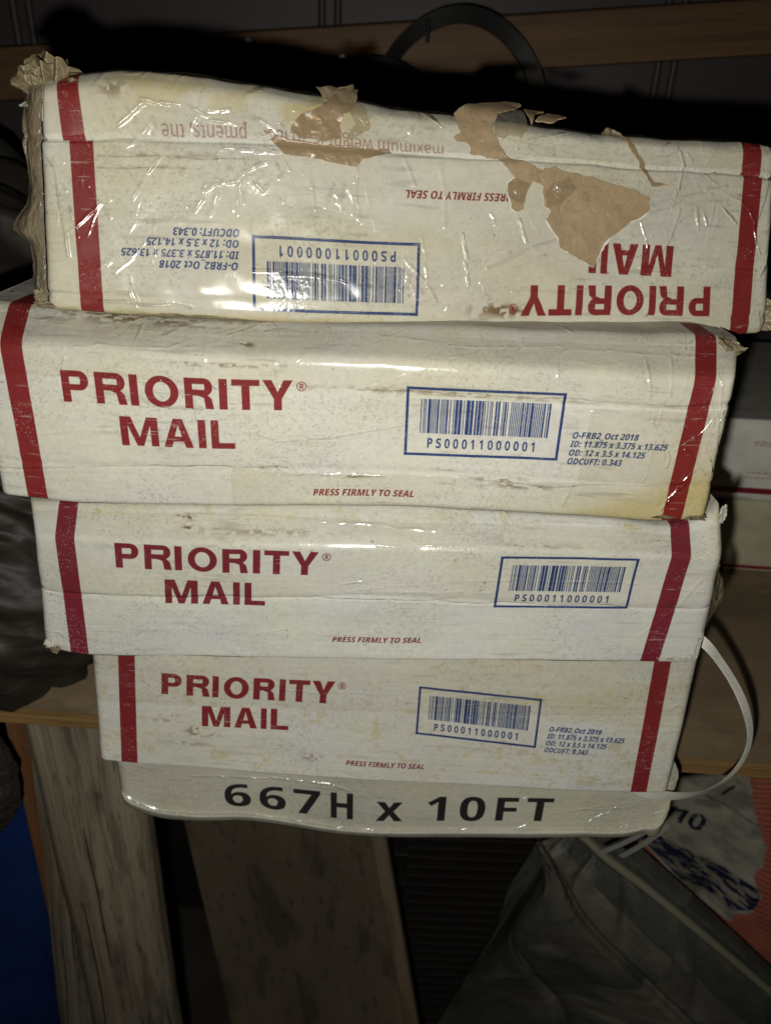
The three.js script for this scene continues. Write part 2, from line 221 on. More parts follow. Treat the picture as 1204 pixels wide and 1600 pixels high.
// paper, ink, dirt: colour texture of one wrapped front
function frontMaterials(front, draw, o) {
  const F = field(front), { w, h, lo } = F, top = front.V + front.ext;
  const layer = (which) => { const cv = document.createElement('canvas'); cv.width = w; cv.height = h; const c = cv.getContext('2d'); c.fillStyle = '#fff'; c.setTransform(PX, 0, 0, PX, 0, top * PX); c.textBaseline = 'alphabetic'; draw(c, which); return c.getImageData(0, 0, w, h).data; };  // y down from v = 0: use -v
  const red = layer('red'), blue = layer('blue'), black = o.black ? layer('black') : null, sd = o.seed * 101, ink = o.ink || RED;
  const a = new Uint8Array(w * h * 4), P = o.paper || [0.70, 0.675, 0.585], bump = new Float32Array(w * h);
  for (let y = 0; y < h; y++) { const v = y / PX + lo; for (let x = 0; x < w; x++) {
    const u = x / PX, i = (y * w + x) * 4, ci = ((h - 1 - y) * w + x) * 4;
    const big = fbm(u * 0.02, v * 0.035, 3, sd), fine = noise(u * 2.3, v * 2.3, sd + 9), flute = fbm(u * 0.012 + 3, v * 0.55, 2, sd + 21), grain = cellv(x, y, sd & 255);
    const mott = fbm(u * 0.5, v * 0.6, 4, sd + 33), soot = sstep(0.56, 0.78, fbm(u * 0.9, v * 1.1, 3, sd + 35)) * sstep(0.4, 0.65, fbm(u * 0.025, v * 0.04, 3, sd + 36));
    let k = 0.95 + 0.18 * (big - 0.5) + 0.05 * (fine - 0.5) + 0.07 * (flute - 0.5) + 0.05 * (grain - 0.5) + 0.16 * (mott - 0.5) - 0.20 * soot;
    let R = P[0] * k, G = P[1] * k, B = P[2] * (k + 0.16 * (fbm(u * 0.03, v * 0.05, 3, sd + 40) - 0.5));
    // grime: short smudges along the flutes, and specks
    const sm = sstep(0.60, 0.82, fbm(u * 0.05, v * 0.42, 3, sd + 60)) * sstep(0.38, 0.68, fbm(u * 0.03, v * 0.05, 2, sd + 61)) * (o.grime ?? 0.5);
    const sp = sstep(0.885, 0.94, noise(u * 0.85, v * 0.95, sd + 77)) * sstep(0.48, 0.7, fbm(u * 0.04, v * 0.06, 2, sd + 78)) * 0.6 * (0.5 + 0.5 * fine);
    const gr = clamp(sm * 0.42 + sp * (o.specks ?? 1)); R *= 1 - gr * 0.78; G *= 1 - gr * 0.8; B *= 1 - gr * 0.84;
    const st = o.stain ? o.stain(u, v) : 0; if (st) { R *= 1 - 0.15 * st; G *= 1 - 0.25 * st; B *= 1 - 0.56 * st; }
    const bk = o.burn ? o.burn(u, v) : 0; if (bk) { R *= 1 - 0.66 * bk; G *= 1 - 0.76 * bk; B *= 1 - 0.86 * bk; }
    const worn = (t) => clamp(t * (1 - 0.9 * clamp(sstep(0.70, 0.8, fbm(u * 1.9, v * 1.4, 2, sd + 90)) * sstep(0.5, 0.72, fbm(u * 0.05, v * 0.05, 2, sd + 91)) * 0.4 + 0.4 * sstep(0.72, 0.8, fbm(u * 0.10, v * 1.9, 3, sd + 94)) * sstep(0.45, 0.6, fbm(u * 0.04, v * 0.06, 2, sd + 95))))) * (0.95 + 0.05 * grain);
    const ir = worn(red[ci + 3] / 255), ib = worn(blue[ci + 3] / 255);
    const tone = 0.9 + 0.2 * (fine * 0.4 + big * 0.6);
    R = lerp(R, ink[0] * tone, ir); G = lerp(G, ink[1] * tone, ir); B = lerp(B, ink[2] * tone, ir);
    R = lerp(R, BLUE[0] * tone, ib); G = lerp(G, BLUE[1] * tone, ib); B = lerp(B, BLUE[2] * tone, ib);
    if (black) { const q = black[ci + 3] / 255; R = lerp(R, 0.012, q); G = lerp(G, 0.012, q); B = lerp(B, 0.013, q); }
    a[i] = toS(clamp(R)) * 255; a[i + 1] = toS(clamp(G)) * 255; a[i + 2] = toS(clamp(B)) * 255; a[i + 3] = 255;
    bump[y * w + x] = 0.10 * (flute - 0.5) + 0.06 * (fine - 0.5) + 0.03 * (noise(u * 5, v * 5, sd + 5) - 0.5);
  } }
  const r = rng(o.seed * 7 + 1);
  (o.creases || []).forEach((c, i) => crease(F, c, 0.55 + r() * 0.35, (o.creaseAmp ?? 0.5) * (0.7 + 0.6 * r()), o.seed * 50 + i));
  for (let i = 0; i < (o.tiny ?? 60); i++) { const u = r() * 359, v = lo + r() * (top - lo), an = o.tinyDir !== undefined ? o.tinyDir + (r() - 0.5) * 0.8 : r() * 6.3, L = 4 + r() * 16; const q = [u + Math.cos(an) * L, v + Math.sin(an) * L]; crease(F, [[u, v], q], 0.32 + r() * 0.35, (0.06 + r() * 0.16) * (o.tinyAmp ?? 1), o.seed * 90 + i); }
  for (const [ua, ub, va, vb, n, am, dir] of o.zones || []) for (let i = 0; i < n; i++) { const u = lerp(ua, ub, r()), v = lerp(va, vb, r()), an = dir + (r() - 0.5) * 1.9, L = 5 + r() * 22; crease(F, [[u, v], [u + Math.cos(an) * L * 0.5 + r() * 2, v + Math.sin(an) * L * 0.5], [u + Math.cos(an) * L, v + Math.sin(an) * L]], 0.4 + r() * 0.6, am * (0.3 + r()), o.seed * 130 + i + Math.round(ua)); }
  const film = new Float32Array(w * h);
  for (let y = 0; y < h; y++) for (let x = 0; x < w; x++) { const u = x / PX, v = y / PX + lo, q = y * w + x; const loose = sstep(0.5, 0.72, fbm(u * 0.035, v * 0.05, 2, sd + 120)); film[q] = F.H[q] + loose * 0.10 * (Math.abs(fbm(u * 0.5, v * 0.35, 3, sd + 130) - 0.5) * 2) + 0.05 * fbm(u * 0.15, v * 0.1, 2, sd + 140); bump[q] += F.H[q] * 0.55; }
  for (const c of o.dents || []) crease({ H: bump, w, h, lo }, c, 0.5, -0.5, 5);
  const map = finishTex(new THREE.DataTexture(a, w, h), true); map.wrapS = map.wrapT = THREE.ClampToEdgeWrapping;
  const bumpMap = heightTex(bump, w, h, -0.8, 1.2), filmMap = heightTex(film, w, h, 0, 1.4);
  const paper = new THREE.MeshPhysicalMaterial({ map, bumpMap, bumpScale: 0.002, roughness: 0.62, specularIntensity: 0.4 });
  const tape = new THREE.MeshPhysicalMaterial({ color: new THREE.Color().setRGB(0.985, 0.978, 0.955), transmission: 1, thickness: 0, ior: 1.5, roughness: o.gloss ?? 0.17, bumpMap: filmMap, bumpScale: 0.0014 });
  return { paper, tape };
}
// kraft and plain paper, shared
function fibreTex(seed, c, amp) { return dataTex(512, 512, (x, y, o) => { const n = fbm(x * 0.02, y * 0.02, 4, seed), f = noise(x * 0.5, y * 0.12, seed + 4), g = cellv(x, y, seed), sp = sstep(0.9, 0.96, noise(x * 0.18, y * 0.18, seed + 8)); const k = 1 + amp * (n - 0.5) + 0.1 * (f - 0.5) + 0.07 * (g - 0.5) - 0.25 * sp; for (let i = 0; i < 3; i++) o[i] = toS(clamp(c[i] * k)); }, true); }
const relief = dataTex(512, 512, (x, y, o) => { o[0] = o[1] = o[2] = fbm(x * 0.03, y * 0.03, 5, 311); });
const M = {
  torn: new THREE.MeshStandardMaterial({ map: fibreTex(29, [0.60, 0.575, 0.50], 0.35), bumpMap: relief, bumpScale: 0.0006, roughness: 0.85 }),
  plain: new THREE.MeshStandardMaterial({ map: fibreTex(21, [0.47, 0.45, 0.385], 0.3), bumpMap: relief, bumpScale: 0.001, roughness: 0.6 }),
  kraft: new THREE.MeshPhysicalMaterial({ map: dataTex(1024, 1024, (x, y, o) => { const n = fbm(x * 0.01, y * 0.01, 4, 22), f = fbm(x * 0.05, y * 0.02, 3, 26), g = cellv(x, y, 22), w = sstep(0.72, 0.82, fbm(x * 0.014, y * 0.02, 5, 28)) * 0.35, b = sstep(0.72, 0.8, fbm(x * 0.06, y * 0.06, 3, 29)), k = 1 + 0.34 * (n - 0.5) + 0.14 * (f - 0.5) + 0.08 * (g - 0.5) - 0.3 * b, c = [0.305, 0.222, 0.130], q = [0.44, 0.39, 0.31]; for (let i = 0; i < 3; i++) o[i] = toS(clamp(lerp(c[i], q[i], w) * k)); }, true), bumpMap: relief, bumpScale: 0.0003, roughness: 0.45, specularIntensity: 0.8 }),
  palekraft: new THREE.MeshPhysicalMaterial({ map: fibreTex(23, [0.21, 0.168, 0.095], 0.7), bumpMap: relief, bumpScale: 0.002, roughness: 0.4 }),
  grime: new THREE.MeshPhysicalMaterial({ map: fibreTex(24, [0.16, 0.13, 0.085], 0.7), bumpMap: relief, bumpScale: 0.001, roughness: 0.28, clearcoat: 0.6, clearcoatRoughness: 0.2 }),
  stainedFilm: new THREE.MeshPhysicalMaterial({ color: new THREE.Color().setRGB(0.56, 0.43, 0.27), transmission: 0.7, thickness: 0, roughness: 0.34, bumpMap: relief, bumpScale: 0.0007 }),
  greyFilm: new THREE.MeshPhysicalMaterial({ color: new THREE.Color().setRGB(0.84, 0.79, 0.68), transmission: 0.92, thickness: 0, roughness: 0.2, bumpMap: relief, bumpScale: 0.001 }),
};

// ---------- the stack of mailing boxes ----------
const uvFront = (f) => (u, v) => [u / 359, (v + f.under) / (f.V + f.ext + f.under)], uvMm = (u, v) => [u / 60, v / 60];
const at = (c, u, v, turn, f) => { c.save(); c.translate(u, -v); c.rotate(turn); f(); c.restore(); };
const bold = 'bold $px sans-serif', plain = '$px sans-serif';
function stripes(c, v0, v1, du = 0) { c.fillRect(14.5 + du, -v1, 10, v1 - v0); c.fillRect(334.5 + du * 0.3, -v1, 10, v1 - v0); }
function carton(name, front, mats, label, depth, bulge, category = 'box', group = 'mailing boxes in the stack') {
  const g = thing(name, label, category, group);
  mesh('front_panel', front.geometry(240, 120), mats.paper, g);
  mesh('carton_shell', front.shell(depth, bulge), M.plain, g);
  return g;
}
function sheet(parent, name, front, poly, mat, o = {}) {
  const lift = o.lift || (() => 0.5), pg = o.ragged ? ragged(poly, o.step ?? 4, o.ragged, o.seed ?? 3) : poly;
  return mesh(name, sheetGeo((u, v, h) => front.at(u, v, h), pg, o.cell ?? 4, lift, o.skirt ?? 0, o.mm ? uvMm : uvFront(front)), mat, parent);
}
const wavy = (base, amp, seed) => (u, v) => base + amp * Math.abs(fbm(u * 0.06, v * 0.05, 3, seed) - 0.5) * 2;
// feathered white paper left round a tear, and brown strips on bottom folds: raw board, and the dark gap between boxes put in as colour
const grown = (poly, mm) => { const n = poly.length, area = poly.reduce((s, q, i) => { const t = poly[(i + 1) % n]; return s + q[0] * t[1] - t[0] * q[1]; }, 0), sg = area > 0 ? 1 : -1; return poly.map((q, i) => { const a = poly[(i + n - 1) % n], b = poly[(i + 1) % n], dx = b[0] - a[0], dy = b[1] - a[1], L = Math.hypot(dx, dy) || 1, k = mm * (1.9 * Math.max(0, noise(i * 0.55, 3, 61) - 0.42) + 0.06); return [q[0] + sg * dy / L * k, q[1] - sg * dx / L * k]; }); };
function fringe(parent, front, poly, lift, seed) { sheet(parent, 'torn_paper_edge', front, grown(poly, 1.5), M.torn, { ragged: 0.45, step: 1.1, lift: (u, v) => lift(u, v) - 0.5, cell: 2.5, skirt: 0.3, mm: true, seed }); }
function wornFoldGapShade(parent, front, spans, seed) { spans.forEach(([a, b, v0, v1], i) => { const n = Math.max(2, Math.round((b - a) / 6)), top = [], bot = []; for (let k = 0; k <= n; k++) { const u = lerp(a, b, k / n), e = Math.sin(Math.PI * k / n); top.push([u, lerp(v0, v1, e * (0.3 + 0.9 * noise(u * 0.3, i, seed)))]); bot.unshift([u, v0 - 0.9 * e - 0.05]); } sheet(parent, 'worn_fold_gap_shade', front, [...bot.reverse(), ...top.reverse()], M.palekraft, { ragged: 0.22, step: 1.3, lift: () => 0.22, cell: 3, mm: true, seed: seed + i }); }); }
// a loose, curled little tear of paper or film
function scrap(parent, name, mat, p, turn, w, h, curl, seed) {
  const r = rng(seed), n = 11, poly = []; for (let i = 0; i < n; i++) { const a = i / n * 6.283, k = 0.84 + 0.26 * r(); poly.push([Math.cos(a) * w / 2 * k, Math.sin(a) * h / 2 * k]); }
  const e = new THREE.Euler(...turn), k1 = curl * (0.5 + r()), k2 = (r() - 0.5) * curl * 2;
  const place = (u, v, q) => V3(u / 1000, v / 1000, (k1 * (u * u) / w + k2 * u * v / w + (Math.abs(fbm(u * 0.22, v * 0.22, 3, seed) - 0.5) * 2 - 0.3) * 5) / 1000 + q / 1000).applyEuler(e).add(V3(...p));
  return mesh(name, sheetGeo(place, ragged(poly, 1.6, 0.28, seed), 1.2, () => 0, 0.35, uvMm), mat, parent);
}

// a small wad of crushed tape and board
function wad(parent, name, mat, p, size, seed) {
  const g = new THREE.IcosahedronGeometry(1, 9), a = g.attributes.position, uv = g.attributes.uv, v = V3(0, 0, 0);
  for (let i = 0; i < a.count; i++) { v.fromBufferAttribute(a, i); const k = 0.62 + 0.75 * Math.abs(fbm(v.x * 1.3 + v.z * 0.9 + 7, v.y * 1.1 - v.z * 1.1 + 3, 2, seed) - 0.5) * 2 - 0.3 * Math.abs(noise(v.x * 2.1 - v.z * 1.4, v.y * 1.6 + v.z * 1.7, seed + 5) - 0.5) * 2; uv.setXY(i, v.x * 0.2 + v.z * 0.1, v.y * 0.2); a.setXYZ(i, p[0] + v.x * k * size[0] / 1000, p[1] + v.y * k * size[1] / 1000, p[2] + v.z * k * size[2] / 1000); }
  const m = mergeVertices(g, 1e-6); m.computeVertexNormals(); return mesh(name, toCreasedNormals(m, 0.5), mat, parent);
}

// bunched tape: a short pleated fan round a point
function fan(parent, name, mat, p, a0, a1, r0, r1, folds, amp, tilt, seed) {
  return mesh(name, gridGeo(72, 14, (s, t) => { const a = lerp(a0, a1, s), len = r1 * (0.78 + 0.44 * fbm(s * 7, 2, 3, seed)), r = lerp(r0, len, t) / 1000, ph = s * folds * 6.283 + 2 * fbm(s * 4, t * 2, 2, seed + 2), z = amp / 1000 * (0.25 + t) * (1 - Math.abs(((ph / Math.PI) % 2) - 1) * 2) + tilt * r + 0.0015 * (fbm(s * 9, t * 5, 3, seed + 4) - 0.5) * 2; return V3(p[0] + Math.cos(a) * r, p[1] + Math.sin(a) * r, p[2] + z); }, (s, t) => [s * 0.5, t * 0.3]), mat, parent);
}

// top box: printed upside down, wrapped in film, torn open along its upper flap
const F1 = new Front(ROWS.b1, { seed: 1, dent: 0.9, back: [0.128, -0.99], topSlope: -0.12, under: 5, ext: 8, round: 2.4,
  relief: (u, v) => { const s = 77 + (fbm(u * 0.05, 2, 3, 5) - 0.5) * 1.6; return 0.7 * sstep(s + 0.5, s - 0.5, v) - 1.5 * Math.exp(-(((v - s - 0.5) / 0.75) ** 2)) + 0.9 * (fbm(u * 0.05, v * 0.02, 3, 8) - 0.5) * sstep(74, 90, v) * 2.4 - 0.8 * Math.exp(-(((v - 8) / 1.6) ** 2)); } });
{
  const creases = [[[173, 41], [175, 30], [177, 18]], [[193, 43], [195, 30], [197, 19]], [[71, 57], [76, 59], [85, 61], [89, 65], [95, 67], [100, 69]], [[73, 59], [70, 53], [67, 48]], [[89, 61], [87, 54], [86, 47]], [[141, 78], [142, 65], [141, 57], [140, 50]], [[163, 75], [166, 70], [169, 64]], [[104, 68], [106, 63], [110, 68]], [[95, 60], [98, 57], [100, 60]], [[130, 62], [127, 52]], [[135, 62], [133, 54]], [[36, 82], [42, 85], [48, 89]], [[47, 89], [55, 89], [68, 88], [76, 85], [87, 83]], [[81, 74], [95, 74], [107, 74]], [[167, 106], [175, 99], [182, 92]], [[93, 22], [106, 22], [120, 22], [137, 19]], [[206, 27], [228, 37], [240, 42]], [[203, 20], [234, 34]], [[220, 50], [225, 40]], [[282, 58], [301, 64], [315, 68], [326, 70]], [[310, 78], [325, 68], [341, 60]], [[336, 63], [342, 54], [344, 45], [349, 39]], [[320, 77], [315, 68]], [[329, 80], [349, 95]], [[310, 60], [312, 50]], [[315, 59], [317, 52]], [[324, 62], [333, 54]], [[284, 30], [318, 33], [346, 31]], [[219, 17], [285, 16], [347, 16]], [[23, 6], [64, 5]], [[37, 10], [40, 3]], [[1, 75], [11, 55], [15, 35]], [[6, 69], [9, 47], [11, 26]]];
  const draw = (c, which) => {
    if (which === 'red') {
      stripes(c, -5, 77); stripes(c, 77, 112, -3.2);
      at(c, 322.6, 9.0, Math.PI - 0.036, () => { word(c, PRIORITY, 0, 98.8, 0, 14.4); fit(c, '®', 100.2, 5.6, 5, 6.4, plain); });
      at(c, 300.5, 27, Math.PI, () => word(c, MAIL, 0, 50, 0, 14.8));
      at(c, 216.7, 58.2, Math.PI, () => fit(c, 'PRESS FIRMLY TO SEAL', 0, 3.6, 52, 4.9, bold, 0.2));
      c.save(); c.beginPath(); c.rect(0, -110, 359, 110 - 78.4); c.clip(); c.globalAlpha = 0.62;
      at(c, 183, 77.2, Math.PI, () => fit(c, 'maximum weight is 70 lbs', 0, 5.6, 82, 7.6, plain)); at(c, 92, 77.2, Math.PI, () => fit(c, 'pments, the', 0, 5.6, 38, 7.6, plain)); c.restore();
    } else if (which === 'blue') {
      at(c, 172.3, 4.6, Math.PI, () => barcode(c, 0, 79.5, 0, 33.6));
      at(c, 87.3, 22.2, Math.PI, () => infoLines(c, 0, 3.6, 53, 4.9));
    }
  };
  const blob = (u, v, x, y, a, b) => Math.exp(-(((u - x) / a) ** 2) - ((v - y) / b) ** 2);
  const m = frontMaterials(F1, draw, { seed: 1, creases, creaseAmp: 0.7, tiny: 100, tinyDir: 1.45, tinyAmp: 0.9, zones: [[285, 352, 25, 100, 34, 0.6, 1.2], [20, 330, 80, 102, 34, 0.5, 0.5], [60, 150, 40, 72, 12, 0.45, 1.6], [150, 260, 8, 60, 10, 0.45, 1.5], [2, 40, 10, 80, 10, 0.4, 1.1]], grime: 0.7, gloss: 0.19, paper: [0.525, 0.505, 0.44],
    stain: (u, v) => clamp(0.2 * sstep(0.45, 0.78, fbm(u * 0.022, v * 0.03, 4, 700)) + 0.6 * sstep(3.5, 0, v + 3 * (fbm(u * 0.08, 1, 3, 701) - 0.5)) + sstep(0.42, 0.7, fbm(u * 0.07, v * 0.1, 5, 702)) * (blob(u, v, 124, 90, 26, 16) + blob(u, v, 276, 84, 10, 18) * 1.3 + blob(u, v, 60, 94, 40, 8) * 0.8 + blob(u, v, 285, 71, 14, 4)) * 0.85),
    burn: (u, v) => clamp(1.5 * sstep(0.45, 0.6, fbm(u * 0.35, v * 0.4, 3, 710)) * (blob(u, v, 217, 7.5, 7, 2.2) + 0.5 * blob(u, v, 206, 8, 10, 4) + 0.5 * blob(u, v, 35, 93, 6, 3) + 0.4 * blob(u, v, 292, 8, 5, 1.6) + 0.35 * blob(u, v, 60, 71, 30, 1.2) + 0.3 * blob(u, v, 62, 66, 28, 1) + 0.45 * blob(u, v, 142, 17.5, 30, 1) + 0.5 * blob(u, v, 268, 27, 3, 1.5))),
    dents: [[[26, 71], [60, 71], [90, 70]], [[26, 66], [70, 66]], [[100, 21], [150, 18]]] });
  const g = carton('mailing_box', F1, m, 'topmost white mailing box, upside down, torn and wrapped in wrinkled film', 0.3, 0.004);
  sheet(g, 'clear_film', F1, [[3, 79], [60, 79.5], [150, 79], [240, 79], [357, 80], [357, 100], [300, 104], [180, 106], [60, 107], [3, 104]], m.tape, { ragged: 0.7, step: 6, lift: wavy(0.4, 1.5, 41), cell: 2.5 });
  sheet(g, 'clear_film', F1, [[2, 1], [120, 0], [240, 1], [357, 2], [357, 77], [300, 75.5], [150, 76], [3, 75]], m.tape, { ragged: 0.5, step: 7, lift: wavy(0.35, 0.8, 42), cell: 2.5, seed: 8 });
  const kraftLift = (a, seed, lean = 0) => (u, v) => a + 1.0 * fbm(u * 0.09, v * 0.09, 3, seed) + Math.max(0, v - 95) * lean;
  const A = [[230.8, 73.6], [236.6, 74.7], [239.7, 73.0], [257.8, 70.5], [277.5, 66.5], [285.1, 63.6], [285.6, 57.6], [281.0, 54.0], [276.3, 52.1], [271.7, 48.0], [267.1, 44.4], [263.6, 41.4], [261.5, 36.3], [259.0, 29.4], [253.3, 32.5], [241.4, 38.0], [240.5, 42.4], [236.6, 46.5], [233.4, 50.7], [236.1, 54.6], [232.4, 56.6], [231.3, 64.1]];
  fringe(g, F1, A, kraftLift(0.8, 51), 71);
  sheet(g, 'torn_kraft_layer', F1, A, M.kraft, { ragged: 0.3, step: 2.2, lift: (u, v) => kraftLift(0.8, 51)(u, v) + 1.7 * sstep(70 - (u - 258) * 0.15, 75 - (u - 258) * 0.16, v), cell: 2.5, skirt: 0.7, mm: true, seed: 21 }).userData.label = 'brown kraft layer laid bare by a tear above the red lettering';
  fringe(g, F1, [[213.3, 66.1], [215.6, 55.0], [218.4, 53.5], [221.6, 54.6], [222.6, 62.1], [226.4, 67.9], [219, 72]], kraftLift(0.9, 52), 73);
  wornFoldGapShade(g, F1, [[28, 92, -0.5, 1.8], [110, 205, -0.6, 1.0], [225, 262, -0.5, 1.6], [300, 340, -0.6, 1.0]], 641);
  sheet(g, 'torn_kraft_strip', F1, [[207.9, 85.0], [211.4, 79.8], [214.8, 77.9], [219.5, 76.5], [230.8, 72.7], [231.5, 65.7], [226.4, 67.9], [222.6, 62.1], [221.6, 54.6], [218.4, 53.5], [215.6, 55.0], [213.3, 66.1], [217.0, 68.8], [211.5, 74.4], [207.9, 78.2]], M.kraft, { ragged: 0.4, step: 1.8, lift: (u, v) => kraftLift(1.0, 52)(u, v) + 0.8 * sstep(64, 56, v), cell: 2, skirt: 0.6, mm: true, seed: 22 });
  sheet(g, 'torn_tape', F1, [[213.4, 66.5], [218, 68.4], [224, 66], [222.5, 61], [220.5, 57], [216, 58.5], [213, 62]], M.greyFilm, { ragged: 0.4, step: 2, lift: (u, v) => 2.6 + 1.4 * fbm(u * 0.3, v * 0.3, 2, 57), cell: 1.5, mm: true, seed: 23 });
  sheet(g, 'torn_tape', F1, [[231.5, 63], [236, 67], [243, 69.5], [247, 65], [242, 60], [238, 56], [233, 55.5]], M.greyFilm, { ragged: 0.6, step: 2, lift: (u, v) => 2.8 + 1.8 * fbm(u * 0.25, v * 0.25, 3, 58), cell: 1.5, mm: true, seed: 24 });
  sheet(g, 'torn_kraft_flap', F1, [[187.6, 98.0], [194.9, 104.1], [202.7, 108.1], [212.3, 112.3], [218.7, 111.8], [220.1, 109.8], [217.4, 104.4], [208.9, 100.9], [205.2, 93.9], [208.6, 87.0], [212.0, 79.7], [207.5, 77.4], [194.7, 79.2], [195.3, 82.4], [193.3, 85.2], [188.5, 85.3], [187.0, 86.9], [190.7, 89.9], [189.3, 93.9]], M.kraft, { ragged: 0.5, step: 1.8, lift: kraftLift(1.3, 53, 0.46), cell: 2, skirt: 0.7, mm: true, seed: 25 });
  sheet(g, 'torn_tape', F1, [[206, 94], [209, 99.5], [216, 102], [221, 100], [222.5, 95], [219, 89], [213, 90], [209, 86.5], [206, 89]], M.greyFilm, { ragged: 0.5, step: 2, lift: (u, v) => 2.6 + 2.2 * fbm(u * 0.3, v * 0.3, 3, 59) + Math.max(0, v - 95) * 0.3, cell: 1.5, mm: true, seed: 26 });
  sheet(g, 'torn_kraft_flap', F1, [[221.9, 107.5], [231.9, 110.5], [227.9, 105.0], [225.1, 96.9], [223.3, 102.5]], M.kraft, { ragged: 0.3, step: 1.6, lift: kraftLift(1.3, 54, 0.40), cell: 2, skirt: 0.6, mm: true, seed: 27 });
  sheet(g, 'torn_kraft_flap', F1, [[227.0, 99.6], [234.2, 109.1], [238.1, 107.3], [243.2, 104.1], [236.2, 100.0]], M.kraft, { ragged: 0.3, step: 1.6, lift: kraftLift(1.3, 55, 0.40), cell: 2, skirt: 0.6, mm: true, seed: 28 });
  sheet(g, 'stained_tape', F1, [[98.7, 81.8], [102.9, 78.0], [108.2, 72.8], [118.3, 72.5], [130.1, 71.0], [141.2, 70.3], [144.3, 73.9], [157.9, 77.3], [156.3, 78.8], [145.1, 78.3], [138.0, 79.2], [126.2, 78.1], [110.6, 79.2]], M.stainedFilm, { ragged: 0.3, step: 3, lift: (u, v) => 1.3 + 0.8 * fbm(u * 0.1, v * 0.1, 2, 60), cell: 2, mm: true, seed: 29 });
  sheet(g, 'stained_tape', F1, [[115.1, 88.2], [121.4, 91.1], [127.8, 94.4], [135.6, 102.2], [142.8, 103.0], [141.0, 94.2], [135.4, 91.2], [133.6, 86.3], [134.2, 81.6], [126.2, 79.5], [116.9, 80.0], [110.8, 81.4], [112.6, 85.4]], M.stainedFilm, { ragged: 0.6, step: 2.5, lift: (u, v) => 1.2 + 1.8 * fbm(u * 0.16, v * 0.16, 3, 61) + Math.max(0, v - 95) * 0.35, cell: 1.6, mm: true, seed: 30 });
  sheet(g, 'torn_tape', F1, [[137, 95], [141.5, 96], [146.2, 93.6], [147.9, 88.2], [146.9, 85.9], [141.1, 82.4], [136.8, 80.7], [137.9, 84.5], [140.9, 87.7]], M.greyFilm, { ragged: 0.4, step: 2, lift: (u, v) => 2.2 + 1.2 * fbm(u * 0.2, v * 0.2, 2, 62), cell: 1.5, mm: true, seed: 31 });
  sheet(g, 'stained_tape', F1, [[269.5, 97.7], [273.9, 95.1], [280.2, 84.2], [282.2, 77.2], [287.0, 70.8], [295.6, 69.9], [285.9, 68.8], [281.1, 74.9], [276.5, 86.2]], M.stainedFilm, { ragged: 0.6, step: 2, lift: (u, v) => 1.2 + 0.9 * fbm(u * 0.2, v * 0.2, 2, 63) + Math.max(0, v - 96) * 0.5, cell: 2, mm: true, seed: 32 });
  scrap(g, 'torn_tape', M.palekraft, F1.at(266, 104, 1).toArray(), [0.2, 0.4, -0.2], 12, 4, 2, 400);
  scrap(g, 'torn_tape', M.stainedFilm, F1.at(133, 104, 2).toArray(), [-0.3, 0, 0.1], 18, 6, 3, 401);
  // crushed corner with bunched tape, and the dirty film over the left end
  const c0 = F1.at(1, 100).toArray();
  [[-3, 0, 1, 5, 7, 4], [0, -9, 2, 4, 9, 3]].forEach(([x, y, z, a, b, c], i) => wad(g, 'crushed_corner', M.palekraft, [c0[0] + x / 1000, c0[1] + y / 1000, c0[2] + z / 1000], [a, b, c], 505 + i));
  fan(g, 'crushed_corner', M.palekraft, [c0[0] + 0.002, c0[1] - 0.012, c0[2] + 0.004], 0.75, 2.55, 3, 20, 4.5, 2.6, -0.15, 601);
  fan(g, 'crushed_corner', M.palekraft, [c0[0] - 0.001, c0[1] - 0.006, c0[2] + 0.001], 0.6, 2.9, 2, 17, 3.5, 3, -0.5, 602);
  fan(g, 'crushed_corner', M.plain, [c0[0] + 0.003, c0[1] - 0.002, c0[2] + 0.005], 3.6, 5.1, 1, 15, 3, 1.6, -0.1, 603);
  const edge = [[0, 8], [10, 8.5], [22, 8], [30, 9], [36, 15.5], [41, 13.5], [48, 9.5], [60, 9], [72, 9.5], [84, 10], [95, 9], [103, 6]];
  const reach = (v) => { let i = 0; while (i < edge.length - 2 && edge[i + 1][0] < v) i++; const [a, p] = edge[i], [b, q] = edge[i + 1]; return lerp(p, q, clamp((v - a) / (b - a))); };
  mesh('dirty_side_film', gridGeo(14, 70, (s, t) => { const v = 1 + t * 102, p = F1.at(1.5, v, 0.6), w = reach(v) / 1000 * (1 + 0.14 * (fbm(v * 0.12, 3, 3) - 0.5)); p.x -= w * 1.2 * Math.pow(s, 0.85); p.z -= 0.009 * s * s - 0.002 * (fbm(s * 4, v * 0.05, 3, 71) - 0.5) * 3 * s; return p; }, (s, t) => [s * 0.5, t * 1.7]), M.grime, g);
  const c1 = F1.at(1, 3).toArray(); [[-3, 2, 0, 4, 6, 3], [-1, -1, 2, 6, 2, 2]].forEach(([x, y, z, a, b, c], i) => wad(g, 'crushed_corner', M.palekraft, [c1[0] + x / 1000, c1[1] + y / 1000, c1[2] + z / 1000], [a, b, c], 525 + i));
  scrap(g, 'torn_tape', M.palekraft, F1.at(357, 12, 0).add(V3(0.001, -0.006, -0.006)).toArray(), [0, 0.5, 0.6], 16, 22, 2, 440);
}

